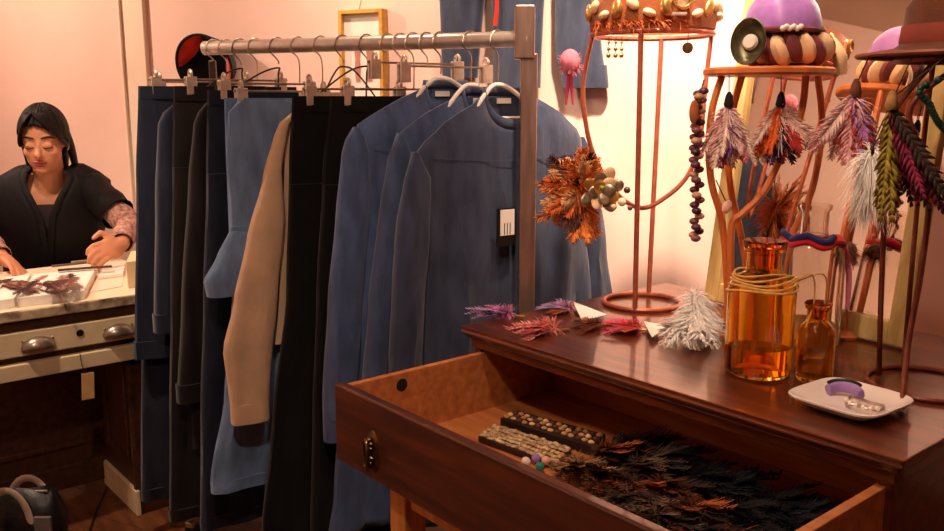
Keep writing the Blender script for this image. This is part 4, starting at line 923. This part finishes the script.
pendant('feather_pendant', 'orange, red and purple feather pendant under the bentwood top', rim2(781), 781, 98, F2 - .06,
        [((232, 96, 30), -1, -.3), ((96, 52, 110), -.3, .3), ((176, 40, 36), .1, .7), ((232, 176, 160), .3, 1), ((60, 40, 70), -.2, .5), ((238, 190, 176), -.9, -.2)], 34, .115, .016, .75, fl=(260, .04, .06, (236, 186, 180)))
def rim3(px): q = pt(px, 58, F3 - .06); q.z = C3.z + .006; return q
pendant('feather_pendant', 'pink feather pendant with orange and lilac tips below the brown hat', C3 + UP * .006 - RT * .145 + HD * .01, 856, 86, F3 + .0,
        [((238, 160, 160), -1, 1), ((226, 80, 50), -.2, .5), ((170, 110, 170), -.1, .7), ((240, 186, 176), -1, .6)], 30, .115, .017, .7, (110, 60, 40), fl=(300, .038, .06, (240, 170, 164)))
q = pt(870, 150, F3 - .07)
wf = thing('white_plume', 'fluffy white marabou plume hanging below the brown hat', 'feather pendant', q)
MB().tube([C3 + UP * .006 - RT * .118 - HD * .085, q], .001, 5).build('string', M_THREAD, wf)
M_WHF = mat('white_down', (255, 250, 244), .9, var=.02, scale=50)
mb = MB(); fluff(mb, [q, pt(870, 170, F3 - .07), pt(870, 195, F3 - .07)], 1500, .045, .0009, .7); mb.build('down', M_WHF, wf)
MB().tube([q, pt(870, 200, F3 - .07)], .002, 6).build('quill', M_SHELL, wf)
pendant('feather_pendant', 'long maroon and olive feather pendant hanging beside the stand leg', C3 + UP * .004 - RT * .08 - HD * .12, 892, 98, F3 - .11,
        [((150, 130, 40), -.1, .25), ((120, 24, 56), .25, .5), ((90, 20, 40), .3, .6), ((60, 40, 30), .4, .7), ((196, 90, 50), .4, .75)], 20, .17, .014, .75, (150, 110, 60))
pts_ = [C3 + UP * .004 + RT * .02 - HD * .152] + [pt(x, y, F3 - .155) for x, y in ((926, 85), (930, 105), (938, 122), (948, 132))]
gb = thing('green_beads', 'string of dark green beads hanging from the brown hat brim', 'beads', pts_[2])
sp = smoothpath(pts_, 6); MB().tube(sp, .0012, 5).build('string', M_THREAD, gb)
M_GRN = mat('green_bead', (24, 62, 52), .3, var=.3, scale=30)
for p in sp[4:]: MB().ell(p, .0058, 8, 6).build('bead', M_GRN, gb)
q = pt(873, 147, F3 - .1); db = thing('drop_bead', 'small black drop bead on a long thread below the brown hat', 'bead', q)
MB().tube([C3 + UP * .004 - RT * .105 - HD * .105, q], .0008, 5).build('thread', M_THREAD, db); MB().ell(q - UP * .006, (.003, .003, .008), 8, 6).build('bead', M_BLACK, db)
# long bead garland at the edge of the bentwood top
g0 = pt(704, 80, F2 - .04); gpts = [g0] + [pt(x, y, F2 - .06) for x, y in ((699, 100), (697, 130), (696, 160), (697, 200), (696, 238))]
gl = thing('bead_garland', 'long garland of purple and brown beads hanging from the bentwood stand', 'garland', gpts[-1])
sp = smoothpath(gpts, 8); MB().tube(sp, .0015, 5).build('cord', M_THREAD, gl)
gc = [mat('garland_bead_%d' % k, c_, .4, var=.2) for k, c_ in enumerate(((104, 56, 76), (74, 40, 44), (196, 150, 120), (130, 80, 90)))]
for i, p in enumerate(sp[5:]):
    a = i * 2.1; MB().ell(p + RT * (.006 * math.cos(a)) + HD * (.006 * math.sin(a)), (.0105, .0105, .0075), 8, 6).build('bead', gc[i % 4], gl)
q = pt(694, 112, F2 - .075); MB().ell(q, (.010, .004, .024), 10, 8, (RT, HD, UP)).build('brown_leaf', mat('leaf_brown', (170, 92, 50), .6, var=.3), gl)
q = pt(727, 204, F2 - .045); ps = thing('shell_pendant', 'small pale pink shell pendant on the bentwood leg', 'pendant', q)
MB().tube([pt(716, 180, F2 - .03), q], .0014, 5).build('string', M_THREAD, ps)
MB().ell(q - UP * .006, (.011, .006, .014), 10, 8, (RT + UP * .3, HD, UP)).build('shell', mat('pink_shell', (242, 190, 170), .4, var=.1), ps)

# ================================================================== glass bottles
def glass(name, c, ior=1.45): 
    m = mat(name, c, .03, var=.02, scale=4, trans=1, ior=ior); return m
M_AMB = glass('amber_glass', (255, 214, 112)); M_AMBD = glass('amber_stopper', (214, 120, 60)); M_CLR = glass('clear_glass', (250, 246, 240))
def bottle(name, label, px, py, rpx, topy, m, ms, prof_neck=.5, body=.62, stop=True, w=.0028):
    b = gp(px, py, DZ); F = (b - CAM).dot(HD); r = at_r(rpx, F); h = pt(px, topy, F).z - DZ
    t = thing(name, label, 'bottle', b); rn = r * prof_neck
    o = [(0, .001), (r * .92, .001), (r, .008), (r, h * body), (r * .96, h * (body + .05)), (r * .78, h * (body + .11)), (rn * 1.05, h * (body + .15)), (rn, h * (body + .18)), (rn, h * .90), (rn * 1.18, h * .92), (rn * 1.18, h * .945)]
    i = [(max(x - w, 0), z if k > 2 else .006) for k, (x, z) in enumerate(o)]
    MB().lathe(o + i[::-1][:-3] + [(r - w - .002, .008), (0, .006)], b, 40).build('glass_body', m, t)
    if stop:
        MB().lathe([(0, h * .80), (rn * .78, h * .80), (rn * .84, h * .945), (rn * 1.25, h * .952), (rn * 1.3, h * .985), (rn * 1.2, h), (0, h)], b, 32).build('stopper', ms, t)
    return t, b, F, r, h
ta_, b, F, r, h = bottle('amber_bottle', 'large amber glass apothecary bottle with raffia tied round its shoulder', 757, 372, 34, 240, M_AMB, M_AMBD)
M_RAF = mat('raffia', (214, 164, 84), .6, var=.3, scale=50)
for k in range(5):
    zz = h * (.655 + .022 * k); rr_ = r * (.985 - .05 * k)
    MB().tube([b + (RT * math.cos(a) + HD * math.sin(a)) * (rr_ + .003) + UP * (zz + .006 * math.sin(a * 2 + k) + .007 * math.cos(a + .6 * k)) for a in [2 * PI * j / 36 for j in range(36)]], .0022, 6, loop=True).build('raffia_loop', M_RAF, ta_)
q = b - HD * (r * .9) + RT * r * .55 + UP * h * .72
for dx in (.03, .05): MB().tube(smoothpath([q, q + RT * dx + UP * .02 - HD * .01, q + RT * (dx + .012) - UP * .03, q + RT * dx - UP * .08], 5), .0016, 6).build('raffia_end', M_RAF, ta_)
MB().lathe([(0, .008), (r - .004, .009), (r - .004, h * .22), (0, h * .22)], b, 32).build('liquid', glass('amber_liquid', (250, 206, 120), 1.33), ta_)
bottle('amber_bottle', 'small amber glass bottle with stopper beside the large one', 813, 379, 19.5, 302, M_AMB, M_AMBD, .55, .60)
tc2, b, F, r, h = bottle('clear_bottle', 'tall clear glass bottle with red and blue cord round its neck', 806, 343, 32, 196, M_CLR, M_CLR, .42, .60, stop=False, w=.004)
for cc, dz, nm in (((190, 28, 40), 0, 'red_cord'), ((40, 44, 100), .012, 'blue_cord')):
    a0, a1 = (0, 2 * PI) if dz == 0 else (PI * .9, PI * 1.65)
    MB().tube([b + (RT * math.cos(a) + HD * math.sin(a)) * (r * .86 + .004 * math.sin(7 * a)) + UP * (h * .70 + dz + .005 * math.sin(5 * a)) for a in [a0 + (a1 - a0) * j / 39 for j in range(40)]], .0068, 8).build(nm, cloth(nm, cc), tc2)
MB().tube(smoothpath([b + RT * r * .85 - HD * .02 + UP * h * .70, b + RT * (r + .006) - HD * .02 + UP * h * .5, b + RT * (r + .007) - HD * .02 + UP * h * .25], 5), [(.005, .0012)] * 11, 6, flat=RT).build('pink_ribbon', M_PINK, tc2)

# curly brown feather pompom behind the clear bottle
q = gp(846, 338, DZ); F = (q - CAM).dot(HD); pz = pt(848, 250, F)
cp_ = thing('feather_pompom', 'curly brown feather pompom on a pick behind the clear bottle', 'pompom', q)
MB().tube([q, pz], .003, 6).build('stem', M_ORANGE, cp_)
MB().lathe([(0, 0), (.022, 0), (.024, .006), (.010, .014), (0, .015)], q, 20).build('foot', M_ORANGE, cp_)
MB().ell(pz, .018, 12, 8).build('core', M_BROWNF, cp_)
mb = MB(); fluff(mb, [pz], 420, .03, .0014, .4); mb.build('down', mat('curly_brown', (150, 80, 46), .85, var=.5, scale=60), cp_)

# ------------------------------------------------------------------ white plate with trinkets
c = gp(849, 409, DZ); F = (c - CAM).dot(HD); M_CER = mat('white_ceramic', (240, 226, 216), .18, var=.02, coat=.3)
ux = V(1, -.06, 0).normalized(); uy = V(.06, 1, 0).normalized()
pl = thing('square_plate', 'white ceramic rounded square plate holding trinkets', 'plate', c)
def sq(rad, z, n=40, e=.42): return [c + ux * (rad * math.copysign(abs(math.cos(a)) ** e, math.cos(a))) + uy * (rad * math.copysign(abs(math.sin(a)) ** e, math.sin(a))) + UP * z for a in [2 * PI * (k + .5) / n for k in range(n)]]
hw = .079
MB().loft([sq(hw * .55, .001), sq(hw * .62, .001), sq(hw * .8, .010), sq(hw, .020), sq(hw * 1.005, .023), sq(hw * .985, .024), sq(hw * .78, .014), sq(hw * .6, .008), sq(hw * .1, .0075)]).build('dish', M_CER, pl)
q = c - ux * .018 + uy * .012 + UP * .018
lb = thing('lavender_band', 'lavender and black cloth band lying on the square plate', 'band', q - UP * .008)
MB().tube([q + ux * (.028 * math.cos(a)) + uy * (.020 * math.sin(a)) + UP * (.006 * math.sin(a)) for a in [.5 + 2.7 * k / 16 for k in range(17)]], [(.010, .006)] * 17, 8, flat=UP).build('cloth', cloth('lavender_cloth', (176, 140, 206)), lb)
MB().tube([q + ux * (.030 * math.cos(a)) + uy * (.022 * math.sin(a)) + UP * (.012 + .006 * math.sin(a)) for a in [.9 + 2.2 * k / 16 for k in range(17)]], .003, 6).build('black_edge', M_BLACK, lb)
q = c + ux * .028 - uy * .004 + UP * .017
br = thing('silver_bracelet', 'thin silver bracelet lying on the square plate', 'bracelet', q - UP * .006)
MB().tube([q + ux * (.030 * math.cos(a)) + uy * (.020 * math.sin(a)) + UP * (.002 * math.sin(3 * a)) for a in [2 * PI * k / 36 for k in range(36)]], .0028, 8, loop=True).build('band', mat('silver', (210, 196, 190), .25, .8, var=.2, scale=60), br)
for k in range(7): MB().ell(q + ux * (.030 * math.cos(3.4 + .4 * k)) + uy * (.020 * math.sin(3.4 + .4 * k)) + UP * .002, .0042, 8, 6).build('stone', M_PEARL, br)

# ------------------------------------------------------------------ feather clips lying on the dresser
def lying(name, label, px, py, ang, parts, card=None):
    q = gp(px, py, DZ + .004); t = thing(name, label, 'feather clip', V(q.x, q.y, DZ))
    for c_, n, L, w_, sp_ in parts:
        for k in range(n):
            a = ang + R.uniform(-sp_, sp_); d = RT * math.cos(a) + HD * math.sin(a) * 1.6 + UP * R.uniform(.02, .30)
            m = MB(); feather(m, q + UP * .004, d, L * 1.2 * R.uniform(.75, 1.1), w_ * 1.35, UP, R.uniform(-.35, -.1), .35, 7); m.build('feather', fcol(c_), t, solid=.0004)
        mb = MB(); fluff(mb, [q + (RT * math.cos(ang) + HD * math.sin(ang)) * (L * .15 * j) + UP * .008 for j in range(4)], 200, L * .45, .0011, .35); mb.build('down', fcol(c_), t)
    MB().tube([q, q - (RT * math.cos(ang) + HD * math.sin(ang)) * .03], .003, 6).build('clip', M_GOLD, t)
    return t
lying('feather_clip', 'lilac and pink feather clip at the end of the dresser top', 512, 316, PI * .93, [((170, 134, 190), 7, .085, .010, .3), ((214, 110, 140), 4, .075, .009, .5)])
lying('feather_clip', 'coral pink feather clip on the dresser top', 556, 330, PI * 1.05, [((232, 120, 110), 8, .10, .013, .35), ((236, 150, 150), 5, .085, .010, .5)])
lying('feather_clip', 'lilac feather clip with brown tips behind the coral one', 572, 311, PI * .85, [((180, 150, 196), 6, .075, .011, .4), ((160, 76, 40), 7, .06, .011, .9)])
lying('feather_clip', 'magenta feather clip with orange down near the stand ring', 640, 330, PI * .95, [((214, 84, 120), 9, .085, .012, .5), ((206, 100, 50), 6, .07, .011, .8)])
lying('feather_clip', 'brown feather clip lying between the pink ones', 600, 327, PI * 1.0, [((120, 60, 40), 7, .06, .010, .6)])
def card(label, pts_):
    a = [gp(x, y, DZ + .012) for x, y in pts_]; c = sum(a, V(0, 0, 0)) / len(a)
    tag(MB().loft([a, [p + UP * .0015 for p in a]]).build('paper_card', M_PAPER, smooth=False, o=V(c.x, c.y, DZ)), label, 'card', 'paper cards on the dresser')
card('pointed white paper card beside the lilac feather clip', ((573, 302), (607, 315), (582, 321)))
card('pointed white paper card beside the magenta feather clip', ((644, 322), (668, 326), (652, 338)))
q = gp(698, 344, DZ + .002); F = (q - CAM).dot(HD)
wp = thing('white_plume', 'large fluffy white feather plume lying against the amber bottle', 'feather plume', V(q.x, q.y, DZ))
ap = pt(694, 292, F + .06)
for k in range(26):
    e_ = gp(668 + 54 * k / 25 + R.uniform(-3, 3), 340 + 12 * math.sin(PI * k / 25), DZ + .004)
    m = MB(); bs_ = ap.lerp(q + UP * .03, R.uniform(0, .55)); d = e_ - bs_ + V(R.gauss(0, .012), R.gauss(0, .012), R.uniform(0, .03)); feather(m, bs_, d, d.length * R.uniform(.8, 1.15), R.uniform(.010, .02), -HD, R.uniform(-.3, .3), .8, 6); m.build('feather', M_WHF, wp, solid=.0004)
mb = MB(); fluff(mb, [ap, ap.lerp(q + UP * .03, .4), ap.lerp(q + UP * .03, .75), q + UP * .03], 1300, .055, .0009, .5); mb.build('down', M_WHF, wp)

# ================================================================== contents of the open drawer
ZB = .612
def dpt(px, py, z=.63): return gp(px, py, z)
def band(name, label, pts_, z0, h, m, cat):
    a = [gp(x, y, z0 + h) for x, y in pts_]; a = [V(p.x, p.y, z0) for p in a]; c = sum(a, V(0, 0, 0)) / len(a)
    t = thing(name, label, cat, c); MB().loft([a, [p + UP * h for p in a]]).build('strip', m, t, smooth=False, bev=.002)
    return t, a, c
M_DLEA = mat('dark_leather', (44, 28, 22), .5, var=.3, scale=40); M_LACE = mat('cream_lace', (226, 196, 150), .8, rgb2=(150, 110, 72), scale=90, bump=.8)
tl, a, c = band('lace_band', 'cream lace trimmed leather band lying in the open drawer', ((478, 436), (496, 424), (572, 447), (556, 464)), ZB, .012, M_DLEA, 'band')
for i in range(5):
    for k in range(19):
        p = a[0].lerp(a[3], (k + .5) / 19).lerp(a[1].lerp(a[2], (k + .5) / 19), .12 + .19 * i + R.uniform(-.04, .04)) + UP * .0125
        MB().ell(p, (.0075, .0065, R.uniform(.002, .005)), 8, 5).build('lace_knot', M_LACE, tl)
tl, a, c = band('patterned_band', 'brown patterned woven band behind the cream lace band', ((500, 418), (516, 410), (606, 434), (592, 446)), ZB, .020, M_DLEA, 'band')
for i in range(3):
    for k in range(14):
        p = a[0].lerp(a[3], (k + .5) / 14).lerp(a[1].lerp(a[2], (k + .5) / 14), .22 + .28 * i + R.uniform(-.05, .05)) + UP * .0205
        MB().ell(p, (.0075, .0065, R.uniform(.003, .006)), 8, 5).build('bead', (M_TAN, M_CRF, M_BROWNF)[(i + k) % 3], tl)
for px, py, c_, nm in ((526, 461, (236, 216, 206), 'pearl white'), (536, 458, (150, 120, 190), 'violet'), (540, 466, (30, 130, 110), 'teal green'), (546, 460, (230, 170, 150), 'pale pink')):
    p = dpt(px, py, ZB + .012); tag(MB().ell(V(p.x, p.y, ZB + .011), (.010, .009, .009), 10, 8).build('glass_gem', mat('gem_' + nm.replace(' ', '_'), c_, .12, var=.05, coat=.5), o=V(p.x, p.y, ZB)), nm + ' gem beside the lace band in the drawer', 'gem', 'gems in the drawer')
pal = {'black': ((16, 14, 16), (30, 24, 26), (24, 26, 34)), 'orange brown': ((176, 84, 36), (110, 58, 30), (60, 34, 22)), 'grey brown': ((120, 92, 72), (88, 66, 52), (60, 46, 40)), 'dark rust': ((120, 44, 24), (60, 28, 20), (26, 20, 20)), 'tan': ((190, 150, 100), (140, 100, 64), (80, 54, 36)), 'blue black': ((34, 42, 54), (20, 22, 30), (14, 12, 14))}
spots = [(575, 462, 'tan', 'beside the lace band', -.2), (600, 448, 'orange brown', 'next to the patterned band', .1), (622, 440, 'black', 'next to the patterned band', .3), (600, 472, 'orange brown', 'against the drawer front', -.4),
         (628, 462, 'grey brown', 'in the middle of the drawer', .2), (650, 456, 'blue black', 'in the middle of the drawer', .5), (622, 492, 'grey brown', 'against the drawer front', -.3), (652, 482, 'orange brown', 'in the middle of the drawer', -.1),
         (682, 474, 'black', 'under the dresser top edge', .4), (652, 512, 'grey brown', 'in the front corner stretch of the drawer', -.4), (682, 504, 'orange brown', 'between dark bundles in the drawer', -.2), (712, 486, 'blue black', 'under the dresser top edge', .6),
         (722, 506, 'black', 'beside the rust one', .2), (755, 500, 'black', 'beside the blue black one', .3), (692, 528, 'dark rust', 'against the drawer front', -.2), (735, 524, 'black', 'near the drawer end', 0), (775, 516, 'blue black', 'near the drawer end', .2), (800, 522, 'black', 'touching the drawer side', .4)]
seen = {}
for px, py, kind, wh, ang in spots:
    q = dpt(px, py, ZB + .02); q = V(min(max(q.x, fx0 + .06), fx1 - .15), min(max(q.y, YF + .05), YF + .50), ZB)
    lab = kind + ' feather bundle ' + wh
    t = thing('feather_bundle', lab, 'feathers', q, 'feather bundles in the drawer')
    d0 = V(math.cos(ang - .25), math.sin(ang - .25), 0)
    MB().tube([q + UP * .014, q + UP * .014 - d0 * .02], .008, 8).build('binding', M_DLEA, t)
    for k in range(16):
        a = ang - .25 + R.uniform(-.75, .75); d = V(math.cos(a), math.sin(a), R.uniform(.05, .62)); l = R.uniform(.075, .125)
        if q.y + d.y * l < YF + .03: d.y = abs(d.y) * .3
        if q.x + d.x * l > fx1 - .03: l *= .6
        m = MB(); feather(m, q + UP * .014, d, l, R.uniform(.013, .021), UP, R.uniform(-.3, .0), .45, 7)
        m.build('feather', fcol(pal[kind][k % 3]), t, solid=.0005)
    mb = MB(); fluff(mb, [q + UP * .02, q + d0 * .04 + UP * .025], 260, .045, .0013, .4); mb.build('down', fcol(pal[kind][1]), t)
